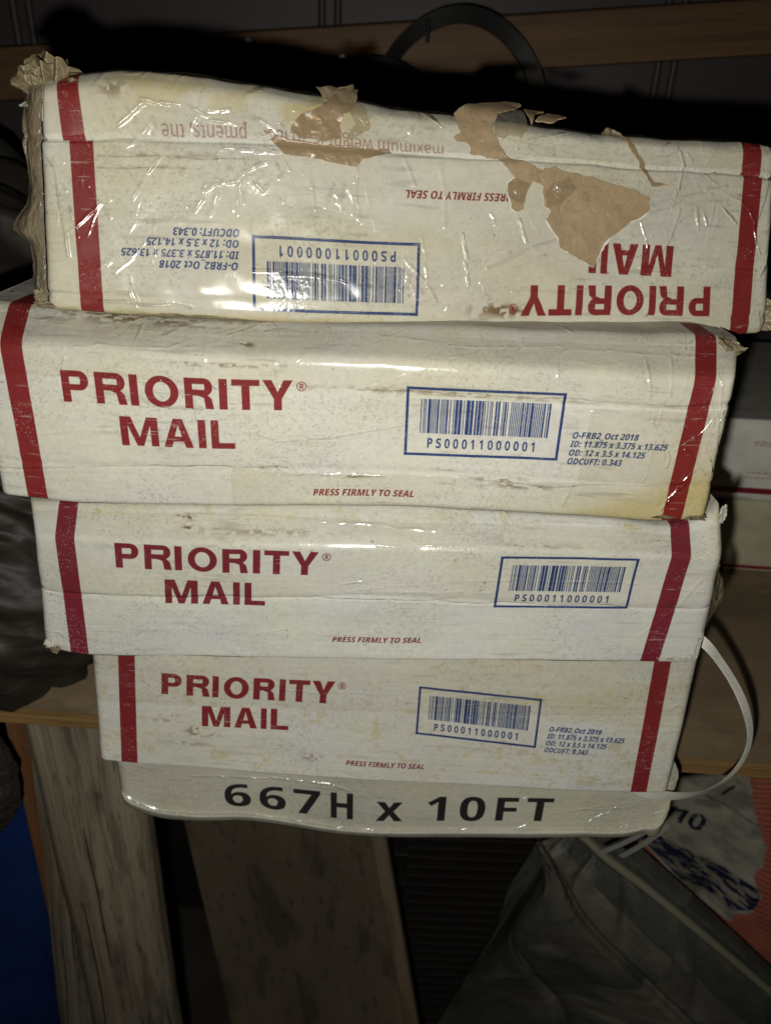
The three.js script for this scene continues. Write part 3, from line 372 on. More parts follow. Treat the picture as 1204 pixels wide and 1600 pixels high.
// second box
const F2 = new Front(ROWS.b2, { seed: 2, dent: 0.8, topSlope: -0.03, under: 5, ext: 24, round: 3.2, relief: (u, v) => -0.7 * Math.exp(-(((v - 61 - 2 * Math.sin(u * 0.02)) / 1.2) ** 2)) * sstep(180, 240, u) - 0.5 * Math.exp(-(((v - 20) / 1.4) ** 2)) });
{
  const creases = [[[32, 74], [58, 77], [91, 78], [101, 84]], [[78, 91], [76, 78]], [[107, 92], [108, 74], [106, 65]], [[88, 85], [97, 92], [106, 95]], [[12, 62], [30, 62], [57, 62], [87, 62], [117, 62], [144, 61]], [[6, 33], [38, 36], [69, 38], [103, 41]], [[128, 39], [140, 35], [156, 35], [174, 38], [193, 42], [203, 45]], [[141, 75], [142, 63]], [[2, 12], [28, 16], [54, 19], [83, 20], [102, 22], [124, 21], [137, 21]], [[124, 21], [140, 21], [146, 18], [181, 17], [194, 17]], [[202, 19], [219, 18], [232, 19], [257, 17], [289, 19], [320, 20]], [[190, 89], [220, 86], [244, 86], [270, 88], [294, 87], [324, 86], [337, 85]], [[270, 87], [271, 96]], [[270, 87], [272, 69]], [[311, 84], [315, 66]], [[323, 87], [325, 67]], [[312, 86], [318, 101]], [[204, 58], [240, 59], [282, 60], [342, 62]], [[323, 65], [323, 60], [322, 44], [322, 26], [320, 20]], [[301, 58], [290, 57], [290, 51], [289, 24], [284, 6]], [[340, 23], [345, 29]], [[223, 2], [226, 13], [230, 19]], [[243, 1], [251, 18]], [[43, 70], [38, 58]], [[348, 80], [352, 60], [355, 40]], [[346, 58], [356, 56]], [[346, 50], [355, 47]], [[338, 40], [345, 32], [352, 26]]];
  const draw = (c, which) => {
    if (which === 'red') { stripes(c, -5, 121); word(c, PRIORITY, 40.2, 149, -64.8, 14.5); word(c, MAIL, 65.6, 120.7, -45, 14.1); fit(c, '®', 150.4, -59.6, 5.2, 6.4, plain); fit(c, 'PRESS FIRMLY TO SEAL', 158.3, -6.2, 50.7, 4.9, bold, 0.2); }
    else if (which === 'blue') { at(c, 202.2, 63.6, -0.018, () => barcode(c, 0, 74.8, 0, 34.8)); at(c, 282, 42.4, -0.03, () => infoLines(c, 0, 0, 46.8, 4.55)); }
  };
  const blob = (u, v, x, y, a, b) => Math.exp(-(((u - x) / a) ** 2) - ((v - y) / b) ** 2);
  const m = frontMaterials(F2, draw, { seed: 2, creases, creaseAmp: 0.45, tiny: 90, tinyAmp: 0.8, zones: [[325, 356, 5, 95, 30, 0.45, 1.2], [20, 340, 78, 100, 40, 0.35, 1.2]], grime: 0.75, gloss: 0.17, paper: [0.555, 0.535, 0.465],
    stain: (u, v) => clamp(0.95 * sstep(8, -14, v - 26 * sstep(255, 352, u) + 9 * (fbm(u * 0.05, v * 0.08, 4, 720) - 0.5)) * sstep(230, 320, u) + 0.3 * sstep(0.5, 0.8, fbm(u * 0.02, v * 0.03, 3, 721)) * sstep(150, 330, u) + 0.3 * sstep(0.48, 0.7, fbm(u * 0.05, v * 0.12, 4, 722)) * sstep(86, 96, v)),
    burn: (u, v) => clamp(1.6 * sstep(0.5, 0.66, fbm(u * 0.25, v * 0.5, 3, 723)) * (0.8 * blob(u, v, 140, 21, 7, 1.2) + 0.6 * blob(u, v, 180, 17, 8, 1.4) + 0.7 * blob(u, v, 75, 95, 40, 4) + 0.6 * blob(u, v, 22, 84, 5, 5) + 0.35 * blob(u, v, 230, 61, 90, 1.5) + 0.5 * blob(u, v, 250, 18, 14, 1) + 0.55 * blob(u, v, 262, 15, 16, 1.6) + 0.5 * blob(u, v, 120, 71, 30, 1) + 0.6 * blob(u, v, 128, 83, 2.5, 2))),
    dents: [[[180, 60.5], [250, 61], [345, 62]], [[2, 15], [80, 21], [140, 21]], [[232, 18], [270, 15], [340, 21]], [[124, 84], [128, 83]]] });
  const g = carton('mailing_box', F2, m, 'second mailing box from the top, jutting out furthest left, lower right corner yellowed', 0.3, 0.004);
  sheet(g, 'packing_tape', F2, [[1, 62], [60, 62.5], [144, 61.5], [250, 59.5], [358, 61], [358, 91], [250, 90], [120, 92], [1, 91]], m.tape, { ragged: 0.3, step: 5, lift: wavy(0.3, 0.5, 43), cell: 3 });
  sheet(g, 'packing_tape', F2, [[118, 21], [150, 18], [200, 18.5], [250, 17.5], [300, 19.5], [358, 21], [358, -3], [118, -3]], m.tape, { ragged: 0.3, step: 5, lift: wavy(0.3, 0.4, 44), cell: 3, seed: 5 });
  sheet(g, 'packing_tape', F2, [[289, 58], [323, 59.4], [358, 60.2], [358, 21.5], [320, 20.5], [289, 19.9], [290, 40]], m.tape, { ragged: 0.2, step: 6, lift: wavy(0.3, 0.5, 45), cell: 3, seed: 6 });
  const c = F2.at(352, 0).toArray(); [[0, 1, 1, 6, 1.6, 2], [-16, 0.8, 1, 8, 1.0, 1.6]].forEach(([x, y, z, a, b, d], i) => wad(g, 'frayed_edge', M.palekraft, [c[0] + x / 1000, c[1] + y / 1000, c[2] + z / 1000], [a, b, d], 545 + i));
  wornFoldGapShade(g, F2, [[18, 80, -0.8, 0.8], [190, 240, -0.8, 0.6], [300, 356, -0.8, 1.5]], 651);
  scrap(g, 'torn_tape', M.palekraft, F2.at(352, 92, 1).toArray(), [-0.9, 0.2, -0.15], 15, 10, 0.6, 460);
}

// third box
const F3 = new Front(ROWS.b3, { seed: 3, dent: 0.7, topSlope: -0.03, under: 5, ext: 10, round: 2.2, relief: (u, v) => -0.4 * Math.exp(-(((v - 40 - 4 * Math.exp(-(((u - 190) / 60) ** 2))) / 1.3) ** 2)) });
{
  const creases = [[[-1, 38], [26, 41], [67, 40], [119, 40], [160, 44], [195, 46]], [[167, 46], [188, 49], [215, 52]], [[164, 51], [184, 54]], [[154, 41], [223, 39]], [[185, 91], [219, 87], [239, 86], [272, 89], [319, 92]], [[88, 90], [135, 87], [185, 84], [212, 82]], [[221, 53], [255, 55], [323, 54], [354, 50]], [[0, 11], [10, 13], [15, 9]], [[182, 75], [202, 74], [226, 75]], [[247, 96], [252, 87]], [[195, 46], [230, 47]], [[330, 20], [345, 40], [352, 58]]];
  const draw = (c, which) => {
    if (which === 'red') { stripes(c, -5, 104); at(c, 45, 71.6, 0.012, () => { word(c, PRIORITY, 0, 107, 0, 14.4); fit(c, '®', 108.6, 5.0, 5.2, 6.4, plain); }); at(c, 70.2, 51.1, 0.014, () => word(c, MAIL, 0, 54, 0, 14.4)); fit(c, 'PRESS FIRMLY TO SEAL', 161, -12.4, 49.8, 4.8, bold, 0.2); }
    else if (which === 'blue') at(c, 247, 69.6, -0.018, () => barcode(c, 0, 71.6, 0, 32.6));
  };
  const blob = (u, v, x, y, a, b) => Math.exp(-(((u - x) / a) ** 2) - ((v - y) / b) ** 2);
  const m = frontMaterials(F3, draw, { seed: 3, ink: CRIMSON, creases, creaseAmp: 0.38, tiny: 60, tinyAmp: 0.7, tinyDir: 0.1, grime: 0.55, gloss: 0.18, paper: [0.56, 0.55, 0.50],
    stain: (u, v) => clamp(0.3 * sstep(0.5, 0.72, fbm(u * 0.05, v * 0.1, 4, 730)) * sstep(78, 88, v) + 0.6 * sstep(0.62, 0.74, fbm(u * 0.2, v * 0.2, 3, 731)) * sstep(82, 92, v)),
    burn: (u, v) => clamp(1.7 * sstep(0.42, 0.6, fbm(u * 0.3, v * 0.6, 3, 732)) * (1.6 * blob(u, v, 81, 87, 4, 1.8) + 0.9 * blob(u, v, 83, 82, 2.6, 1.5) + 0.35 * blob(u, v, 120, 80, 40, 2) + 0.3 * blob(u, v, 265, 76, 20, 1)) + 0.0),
    dents: [[[0, 39.5], [70, 40.5], [150, 42], [230, 40], [359, 39]]] });
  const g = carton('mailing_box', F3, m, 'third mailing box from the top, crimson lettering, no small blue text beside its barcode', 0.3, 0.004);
  sheet(g, 'packing_tape', F3, [[1, 39], [60, 40.5], [119, 40], [170, 45], [230, 41], [300, 39], [358, 38.5], [358, 86.5], [280, 88], [200, 86], [100, 90], [1, 88]], m.tape, { ragged: 0.25, step: 6, lift: wavy(0.3, 0.5, 46), cell: 3 });
  const c = F3.at(3, 2).toArray(); [[2, 1, 1, 5, 4, 3, M.plain], [4, -2, 2, 3, 3, 2, M.palekraft]].forEach(([x, y, z, a, b, d, t], i) => wad(g, 'frayed_edge', t, [c[0] + x / 1000, c[1] + y / 1000, c[2] + z / 1000], [a, b, d], 565 + i));
  const e = F3.at(357, 4).toArray(); [[-1, 9, 0, 2, 13, 3], [-12, -1, 1, 11, 1.2, 2], [-2, 0, 0, 3, 4, 3]].forEach(([x, y, z, a, b, d], i) => wad(g, 'frayed_edge', M.plain, [e[0] + x / 1000, e[1] + y / 1000, e[2] + z / 1000], [a, b, d], 575 + i));
  wornFoldGapShade(g, F3, [[22, 60, -0.6, 1.0], [75, 120, -0.7, 0.6], [255, 330, -0.6, 0.8]], 661);
  wad(g, 'frayed_edge', M.plain, F3.at(358, 90).add(V3(0.001, 0.002, 0.001)).toArray(), [2.2, 6, 3], 585);
  mesh('bent_end_flap', gridGeo(10, 24, (s, t) => { const v = 10 + t * 56, p = F3.at(358.5, v); return p.add(V3(0.011 * Math.sin(Math.PI * t) * s + 0.0015 * (fbm(s * 3, t * 6, 2, 95) - 0.5), 0, -0.012 * s)); }, (s, t) => [s * 0.3, t]), M.palekraft, g);
}

// fourth box
const F4 = new Front(ROWS.b4, { seed: 4, dent: 0.55, topSlope: -0.01, under: 4, ext: 8, round: 1.2 });
{
  const draw = (c, which) => {
    if (which === 'red') { stripes(c, -5, 104); at(c, 40.5, 71.5, 0.02, () => { word(c, PRIORITY, 0, 105.4, 0, 15.6); fit(c, '®', 107, 5.4, 5, 6.6, plain); }); at(c, 64.8, 48.4, 0, () => word(c, MAIL, 0, 53.2, 0, 15.2)); fit(c, 'PRESS FIRMLY TO SEAL', 154.2, -10, 49.4, 5, bold, 0.2); }
    else if (which === 'blue') { c.save(); c.transform(1, 0.087, 0, 1, 196.5, -67.3); barcode(c, 0, 74.8, 0, 32.6); c.restore(); at(c, 277, 39.6, 0.03, () => infoLines(c, 0, 0, 47.6, 4.6)); }
  };
  const blob = (u, v, x, y, a, b) => Math.exp(-(((u - x) / a) ** 2) - ((v - y) / b) ** 2);
  const m = frontMaterials(F4, draw, { seed: 4, ink: [0.165, 0.005, 0.010], creases: [[[10, 20], [14, 60]], [[90, 62], [300, 60]], [[200, 55], [330, 57]], [[335, 30], [352, 45]], [[345, 50], [353, 60]]], creaseAmp: 0.3, tiny: 40, tinyAmp: 0.6, tinyDir: 0, grime: 0.45, specks: 1.2, gloss: 0.2, paper: [0.54, 0.525, 0.47],
    stain: (u, v) => clamp(0.3 * sstep(0.5, 0.72, fbm(u * 0.02, v * 0.1, 3, 740)) * sstep(180, 300, u) + 0.5 * sstep(0.68, 0.78, fbm(u * 0.18, v * 0.2, 3, 741))),
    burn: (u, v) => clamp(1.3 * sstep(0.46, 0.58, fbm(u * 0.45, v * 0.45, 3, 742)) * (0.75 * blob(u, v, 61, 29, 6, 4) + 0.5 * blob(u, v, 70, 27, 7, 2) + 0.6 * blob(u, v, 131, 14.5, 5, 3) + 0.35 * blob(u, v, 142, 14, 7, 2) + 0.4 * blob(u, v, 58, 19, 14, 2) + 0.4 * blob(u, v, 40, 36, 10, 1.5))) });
  const g = carton('mailing_box', F4, m, 'fourth mailing box from the top with a slanting barcode, lying on the low carton', 0.3, 0.004);
  sheet(g, 'packing_tape', F4, [[1, 48], [120, 49], [240, 50], [358, 52], [358, 94], [1, 94]], m.tape, { ragged: 0.2, step: 6, lift: wavy(0.3, 0.4, 47), cell: 4 });
}

// the low carton under the stack
const F5 = new Front(ROWS.b5, { seed: 5, dent: 0.35, topSlope: 0, under: 6, ext: 6, round: 1.0, edge: 9 });
{
  const draw = (c, which) => { if (which !== 'black') return; c.fillStyle = '#000'; const put = (t, u, w) => { const n = t.length, cell = w / n; [...t].forEach((ch, i) => fit(c, ch, u + i * cell, -13.6, cell * 0.86, 27.5, bold)); }; put('667H', 68, 90); fit(c, 'x', 167, -13.4, 18, 27, bold); put('10FT', 199, 86); };
  const m = frontMaterials(F5, draw, { seed: 5, black: true, creases: [[[50, 38], [100, 41], [140, 39], [150, 36]], [[280, 20], [350, 35]], [[300, 24], [330, 27]], [[30, 10], [36, 34]], [[60, 5], [62, 14]]], creaseAmp: 0.5, tiny: 70, tinyAmp: 1.1, tinyDir: 0.1, zones: [[0, 60, 0, 46, 16, 0.4, 0.9], [290, 356, 0, 46, 16, 0.4, 0.4], [60, 300, 0, 12, 20, 0.35, 1.3]], grime: 0.6, gloss: 0.15, paper: [0.44, 0.425, 0.365], stain: (u, v) => 0.5 * sstep(330, 359, u) * fbm(u * 0.1, v * 0.1, 3, 750) });
  const g = carton('shallow_carton', F5, m, 'low pale carton with black 667H x 10FT lettering at the bottom of the stack', 0.3, 0.002, 'carton', null);
  sheet(g, 'clear_film', F5, [[4, 0], [120, 0], [240, 0], [356, 0], [356, 50], [200, 50], [4, 50]], m.tape, { ragged: 0.2, step: 7, lift: wavy(0.4, 0.8, 48), cell: 3 });
}

// ---------- the shelf and what stands round it ----------
const ply = (name, seed, c1, c2, long, o = {}) => {                      // wood: grain runs along v
  const w = 384, h = 1024, H = new Float32Array(w * h), a = new Uint8Array(w * h * 4), knots = o.knots || [];
  for (let y = 0; y < h; y++) for (let x = 0; x < w; x++) {
    let u = x / w, v = y / h, bend = (fbm(v * 3, 1.5, 3, seed) - 0.5) * 0.12, kk = 0; for (const [ku, kv, kr] of knots) { const dx = (u - ku), dy = (v - kv) * long, d = Math.hypot(dx, dy * 0.55); bend += (dx > 0 ? 1 : -1) * 0.06 * Math.exp(-((d / kr) ** 2)); kk = Math.max(kk, Math.exp(-((d / (kr * 0.4)) ** 2))); }
    const g = u + bend, rings = fbm(g * 26, v * 1.3, 3, seed + 1), fib = noise(g * 150, v * 9, seed + 2), blot = fbm(u * 3, v * 5, 4, seed + 3);
    const wt = o.weather || 0, dark = wt * sstep(0.55, 0.75, fbm(u * 9, v * 16, 5, seed + 31)), spots = wt * sstep(0.70, 0.8, fbm(u * 34, v * 60, 2, seed + 33));
    let t = clamp(rings * (0.75 - 0.35 * wt) + fib * 0.3 - 0.05 + 0.2 * wt), k = (0.85 + 0.8 * (blot - 0.5)) * (1 - 0.55 * kk) * (1 - 0.4 * dark) * (1 - 0.35 * spots) * (1 + 0.16 * (cellv(x, y, seed & 255) - 0.5)), i = (y * w + x) * 4;
    let cr = 0; for (const [cu, c0, c1_, cw, sw] of o.cracks || []) { const cx = cu + (fbm(v * 6, cu * 9, 3, seed + 6) - 0.5) * sw; if (v > c0 && v < c1_) cr = Math.max(cr, Math.exp(-(((u - cx) / (cw * (0.4 + 0.9 * Math.sin(Math.PI * (v - c0) / (c1_ - c0))))) ** 2))); }
    for (let q = 0; q < 3; q++) a[i + q] = toS(clamp(lerp(c1[q], c2[q], t) * k * (1 - 0.45 * cr * [0.4, 0.9, 1][q]))) * 255; a[i + 3] = 255;
    H[y * w + x] = 0.5 * rings + 0.35 * fib - 1.6 * cr - 0.3 * kk + 0.35 * blot;
  }
  return new THREE.MeshStandardMaterial({ name, map: finishTex(new THREE.DataTexture(a, w, h), true), bumpMap: heightTex(H, w, h, -2, 1), bumpScale: o.bump ?? 0.003, roughness: o.rough ?? 0.75 });
};
const crinkle = dataTex(512, 512, (x, y, o) => { const a = 1 - Math.abs(fbm(x * 0.012 + 0.5 * fbm(x * 0.01, y * 0.01, 2, 7), y * 0.03, 4, 951) - 0.5) * 4, b = 1 - Math.abs(fbm(x * 0.035, y * 0.02, 3, 957) - 0.5) * 4; o[0] = o[1] = o[2] = clamp(0.5 + 0.3 * a + 0.2 * b); });
const M2 = {
  post: ply('weathered wood', 801, [0.29, 0.225, 0.145], [0.44, 0.37, 0.265], 6, { weather: 1, knots: [[0.58, 0.93, 0.16], [0.75, 0.45, 0.05]], cracks: [[0.40, 0.74, 0.9, 0.008, 0.1], [0.22, 0.05, 0.82, 0.010, 0.14], [0.12, 0.1, 0.6, 0.006, 0.1], [0.62, 0.02, 0.4, 0.004, 0.05]], bump: 0.006 }),
  beam: ply('reddish timber', 802, [0.15, 0.075, 0.03], [0.25, 0.135, 0.06], 9, { rough: 0.6, weather: 0.6 }),
  shelf: ply('shelf board', 803, [0.25, 0.175, 0.10], [0.35, 0.26, 0.155], 2, { rough: 0.65, bump: 0.001, weather: 0.6 }),
  edge: ply('plywood edge', 804, [0.24, 0.135, 0.045], [0.38, 0.235, 0.09], 9, { rough: 0.6, weather: 0.8 }),
  orangeboard: ply('orange brown board', 805, [0.22, 0.09, 0.03], [0.36, 0.16, 0.06], 6, {}),
  lean: ply('old board', 806, [0.16, 0.12, 0.075], [0.24, 0.185, 0.12], 3, { weather: 0.9, knots: [[0.6, 0.3, 0.08]] }),
  lean2: ply('old board edge', 807, [0.24, 0.18, 0.11], [0.36, 0.28, 0.18], 8, { weather: 0.6 }),
  steel: new THREE.MeshStandardMaterial({ color: new THREE.Color().setRGB(0.075, 0.062, 0.062), metalness: 0.3, roughness: 0.55 }),
  rubber: new THREE.MeshPhysicalMaterial({ color: new THREE.Color().setRGB(0.008, 0.007, 0.007), roughness: 0.4, specularIntensity: 0.5 }),
  nail: new THREE.MeshStandardMaterial({ color: new THREE.Color().setRGB(0.45, 0.43, 0.40), metalness: 0.9, roughness: 0.35 }),
  bag: new THREE.MeshPhysicalMaterial({ color: new THREE.Color().setRGB(0.026, 0.021, 0.015), roughness: 0.6, bumpMap: crinkle, bumpScale: 0.005 }),
  tarp: new THREE.MeshPhysicalMaterial({ color: new THREE.Color().setRGB(0.011, 0.042, 0.19), roughness: 0.5, bumpMap: relief, bumpScale: 0.003 }),
  crate: new THREE.MeshStandardMaterial({ color: new THREE.Color().setRGB(0.032, 0.027, 0.023), roughness: 0.6 }),
  strap: new THREE.MeshPhysicalMaterial({ map: fibreTex(26, [0.76, 0.74, 0.66], 0.2), roughness: 0.35, bumpMap: dataTex(64, 8, (x, y, o) => { o[0] = o[1] = o[2] = 0.5 + 0.5 * Math.sin(x / 64 * 6.283 * 8); }), bumpScale: 0.0003 }),
  canvas: new THREE.MeshStandardMaterial({ map: dataTex(512, 512, (x, y, o) => { const n = fbm(x * 0.008, y * 0.008, 5, 900), d = sstep(0.42, 0.72, fbm(x * 0.008, y * 0.008, 5, 905)), f = cellv(x, y, 9), t = 0.8 + 0.5 * (n - 0.5) + 0.16 * (f - 0.5); o[0] = toS(clamp((0.105 + 0.10 * d) * t)); o[1] = toS(clamp((0.104 + 0.085 * d) * t)); o[2] = toS(clamp((0.092 + 0.055 * d) * t)); }, true), bumpMap: relief, bumpScale: 0.003, roughness: 0.55 }),
  piping: new THREE.MeshStandardMaterial({ color: new THREE.Color().setRGB(0.26, 0.25, 0.17), roughness: 0.6 }),
  floor: new THREE.MeshStandardMaterial({ map: fibreTex(27, [0.10, 0.085, 0.065], 0.6), roughness: 0.9 }),
};
function boxGeo(w, h, d, axis = 'y', r = 0.0015) {                          // box with its grain along an axis and uv that runs once along the board
  const g = new RoundedBoxGeometry(w, h, d, 2, r), p = g.attributes.position, n = g.attributes.normal, uv = g.attributes.uv, S = { x: w, y: h, z: d };
  for (let i = 0; i < p.count; i++) { const q = { x: p.getX(i) / w + 0.5, y: p.getY(i) / h + 0.5, z: p.getZ(i) / d + 0.5 }, N = { x: Math.abs(n.getX(i)), y: Math.abs(n.getY(i)), z: Math.abs(n.getZ(i)) }; const face = N.x > N.y && N.x > N.z ? 'x' : N.y > N.z ? 'y' : 'z'; const rest = ['x', 'y', 'z'].filter((k) => k !== face), along = rest.includes(axis) ? axis : rest[0], across = rest.find((k) => k !== along); uv.setXY(i, q[across] * Math.min(1, S[across] / 0.09), q[along]); }
  return g;
}
function roughBoard(w, h, d, seed, amount = 0.0016) {                      // a worn board: many vertices, uneven faces and edges
  const g = new THREE.BoxGeometry(w, h, d, 10, 150, 5), p = g.attributes.position, n = g.attributes.normal, uv = g.attributes.uv;
  for (let i = 0; i < p.count; i++) { let x = p.getX(i), y = p.getY(i), z = p.getZ(i); const side = Math.abs(n.getX(i)) > 0.5; uv.setXY(i, side ? z / 0.09 : x / w + 0.5, y / h + 0.5); const ex = Math.abs(x) / (w / 2), ez = Math.abs(z) / (d / 2), round = 0.004 * Math.pow(Math.min(ex, ez), 6); const q = (fbm(y * 9, Math.sign(x) * 3 + 5, 4, seed) - 0.5) * 2 * amount, q2 = (fbm(x * 40, y * 9, 4, seed + 3) - 0.5) * 2 * amount; x += (q - round) * Math.sign(x) * ex; z += (q2 - round) * Math.sign(z) * ez; p.setXYZ(i, x, y, z); }
  return toCreasedNormals(g, 0.9);
}
const Y0 = 1.2632;                                        // top of the shelf
tag(mesh('floor', gridGeo(1, 1, (s, t) => V3(lerp(-1.6, 1.6, s), 0, lerp(0.7, -1.3, t)), (s, t) => [s * 4, t * 3]), M2.floor), 'dark earthy floor below the shelf', null, null, 'structure');
{ // metal cladding behind everything
  const w = new THREE.Group(); w.name = 'back_wall'; w.userData = { kind: 'structure', label: 'dark metal cladding with upright ribs behind the shelf' }; scene.add(w);
  const xs = [-1.6, -0.495, -0.105, 0.327, 1.6];
  for (let i = 0; i + 1 < xs.length; i++) mesh('metal_sheet', boxGeo(xs[i + 1] - xs[i] - 0.004, 2.3, 0.006), M2.steel, w).position.set((xs[i] + xs[i + 1]) / 2, 1.15, -1.153);
  for (let i = 1; i + 1 < xs.length; i++) for (const k of [0, 0.02]) { const rib = mesh('rib', new THREE.CapsuleGeometry(0.005, 2.2, 4, 10), M2.steel, w); rib.position.set(xs[i] + k, 1.15, -1.148); }
}
{ // timber rail across the wall
  const g = thing('timber_rail', 'reddish brown timber rail fixed across the metal wall at the top', 'beam');
  const b = mesh('rail', boxGeo(2.4, 0.058, 0.045, 'x', 0.003), M2.beam, g); b.position.set(0.0, 1.7552, -1.118); b.rotation.z = 0.0875;
  for (const [x, y] of [[-0.19, 1.757], [-0.075, 1.743]]) { const n = mesh('nail', new THREE.CylinderGeometry(0.004, 0.004, 0.006, 12), M2.nail, g); n.rotation.x = Math.PI / 2; n.position.set(x, y, -1.0935); }
}
function belt(name, label, cx, cy, z, rx, ry, tube, seed) {
  const pts = []; for (let i = 0; i < 28; i++) { const a = i / 28 * 6.283; pts.push(V3(cx + Math.cos(a) * rx * (1 + 0.03 * Math.sin(3 * a + seed)), cy + Math.sin(a) * ry, z + 0.012 * Math.sin(a * 2 + seed))); }
  const curve = new THREE.CatmullRomCurve3(pts, true), shape = []; const n = 160, P = [], I = [], U = [], prof = [[-1, 1], [1, 1], [0.6, -1], [-0.6, -1]];
  for (let i = 0; i <= n; i++) { const p = curve.getPointAt(i / n % 1), o = V3(p.x - cx, p.y - cy, 0).normalize(); prof.forEach(([a, b], k) => { P.push(p.x + o.x * b * tube * 0.75, p.y + o.y * b * tube * 0.75, p.z + a * tube); U.push(k / 4, i / 8); }); }
  for (let i = 0; i < n; i++) for (let k = 0; k < 4; k++) { const a = i * 4 + k, b = i * 4 + (k + 1) % 4; I.push(a, b, b + 4, a, b + 4, a + 4); }
  let g = new THREE.BufferGeometry(); g.setAttribute('position', new THREE.Float32BufferAttribute(P, 3)); g.setAttribute('uv', new THREE.Float32BufferAttribute(U, 2)); g.setIndex(I); g = toCreasedNormals(g, 0.6);
  return tag(mesh(name, g, M2.rubber), label, 'belt', 'rubber belts hung on the rail');
}
belt('rubber_belt', 'thick black rubber belt hanging in a loop over the rail', 0.066, 1.668, -1.055, 0.099, 0.122, 0.0115, 0.4);
belt('rubber_belt', 'thinner dark belt loop hanging lower, in front of the thick one', -0.03, 1.63, -1.02, 0.092, 0.108, 0.008, 1.7);
{ const n = thing('hook_nail', 'dark nail in the rail that carries the belts', 'nail'); const s = mesh('shank', new THREE.CylinderGeometry(0.0025, 0.0025, 0.07, 10), M2.rubber, n); s.rotation.x = Math.PI / 2; s.position.set(0.026, 1.7785, -1.065); const t = mesh('bent_tip', new THREE.CylinderGeometry(0.0025, 0.0018, 0.022, 10), M2.rubber, n); t.position.set(0.026, 1.77, -1.03); }
{ // shelf board, a little askew
  const g = thing('shelf', 'brown plywood shelf carrying the stack, raw yellow front edge', 'shelf');
  const b = mesh('board', boxGeo(2.2, 0.012, 0.66, 'x', 0.001), M2.shelf, g); b.position.set(0, Y0 - 0.0062, -0.776); b.rotation.y = -0.045;
  const e = mesh('front_edge', boxGeo(2.2, 0.0135, 0.003, 'x', 0.0006), M2.edge, g); e.position.set(0.0149, Y0 - 0.0066, -0.4443); e.rotation.y = -0.045;
}
{ const p = tag(mesh('shelf_post', roughBoard(0.089, 1.246, 0.038, 41), M2.post), 'weathered grey wooden post with cracks under the left of the shelf', 'post'); p.position.set(-0.2515, 0.624, -0.478); p.rotation.z = -0.012; }
{ const p = tag(mesh('grey_plank', roughBoard(0.06, 1.2, 0.03, 47, 0.0024), M2.post), 'narrow weathered plank leaning against the left of the grey post', 'plank'); p.position.set(-0.332, 0.60, -0.497); p.rotation.z = -0.105; }
{ const p = tag(mesh('brown_batten', boxGeo(0.055, 1.24, 0.02, 'y', 0.002), M2.orangeboard), 'orange brown batten beside the left face of the grey post', 'batten'); p.position.set(-0.327, 0.622, -0.527); p.rotation.z = -0.03; }
{ const p = tag(mesh('leaning_board', boxGeo(0.27, 1.25, 0.016, 'y', 0.002), M2.lean), 'old brown board leaning under the middle of the shelf', 'board'); p.position.set(-0.078, 0.615, -0.66); p.rotation.set(-0.27, 0, 0.2, 'ZXY');
  const q = new THREE.Mesh(boxGeo(0.02, 1.25, 0.02, 'y', 0.003), M2.lean2); q.name = 'edge_strip'; q.castShadow = q.receiveShadow = true; q.position.set(0.128, 0, 0.01); p.add(q); }
{ // dark ribbed crate under the shelf
  const g = thing('plastic_crate', 'black ribbed plastic crate in the dark under the shelf', 'crate');
  mesh('back_panel', boxGeo(0.56, 0.75, 0.008), M2.crate, g).position.set(0.19, 0.375, -0.9);
  for (let i = 0; i < 30; i++) mesh('rib', boxGeo(0.42, 0.009, 0.012, 'x', 0.002), M2.crate, g).position.set(0.27, 0.02 + i * 0.024, -0.892);
  for (let i = 0; i < 4; i++) mesh('handle_bar', boxGeo(0.1, 0.011, 0.02, 'x', 0.003), M2.crate, g).position.set(0.015, 0.42 + i * 0.075, -0.882);
  mesh('corner_post', boxGeo(0.02, 0.75, 0.03), M2.crate, g).position.set(-0.08, 0.375, -0.885);
}
// black bag on the left of the shelf
{
  const g = thing('rubbish_bag', 'black crumpled plastic bag on the left end of the shelf', 'bag');
  const lump = (cx, cy, cz, rx, ry, rz, seed, floor, calm = 1) => { const s = new THREE.SphereGeometry(1, 110, 90), p = s.attributes.position, v = V3(0, 0, 0);
    for (let i = 0; i < p.count; i++) { v.fromBufferAttribute(p, i); const a = Math.atan2(v.z, v.x) * 2.2, r = 1 - 0.20 * calm * Math.abs(fbm(v.x * 2.2 + v.z * 1.3 + seed, v.y * 2.4 - v.z * 1.1, 4, seed) - 0.5) * 2 + 0.08 * calm * (1 - Math.abs(fbm(v.x * 4 + v.y * 2, v.z * 4 - v.y * 3.5, 3, seed + 9) - 0.5) * 4); let y = cy + v.y * ry * r; if (floor !== undefined) y = Math.max(floor + 0.004 * fbm(v.x * 5, v.z * 5, 2, 4), y); p.setXYZ(i, cx + v.x * rx * r, y, cz + v.z * rz * r); }
    s.computeVertexNormals(); return s; };
  mesh('bag_body', lump(-0.475, 1.44, -0.7, 0.235, 0.24, 0.22, 3, Y0 + 0.001), M2.bag, g);
  mesh('bag_fold', lump(-0.348, 1.355, -0.525, 0.148, 0.13, 0.105, 13, Y0 + 0.001), M2.bag, g);
  mesh('bag_tail', lump(-0.327, 1.222, -0.425, 0.048, 0.068, 0.026, 23, undefined, 0.4), M2.bag, g);
}
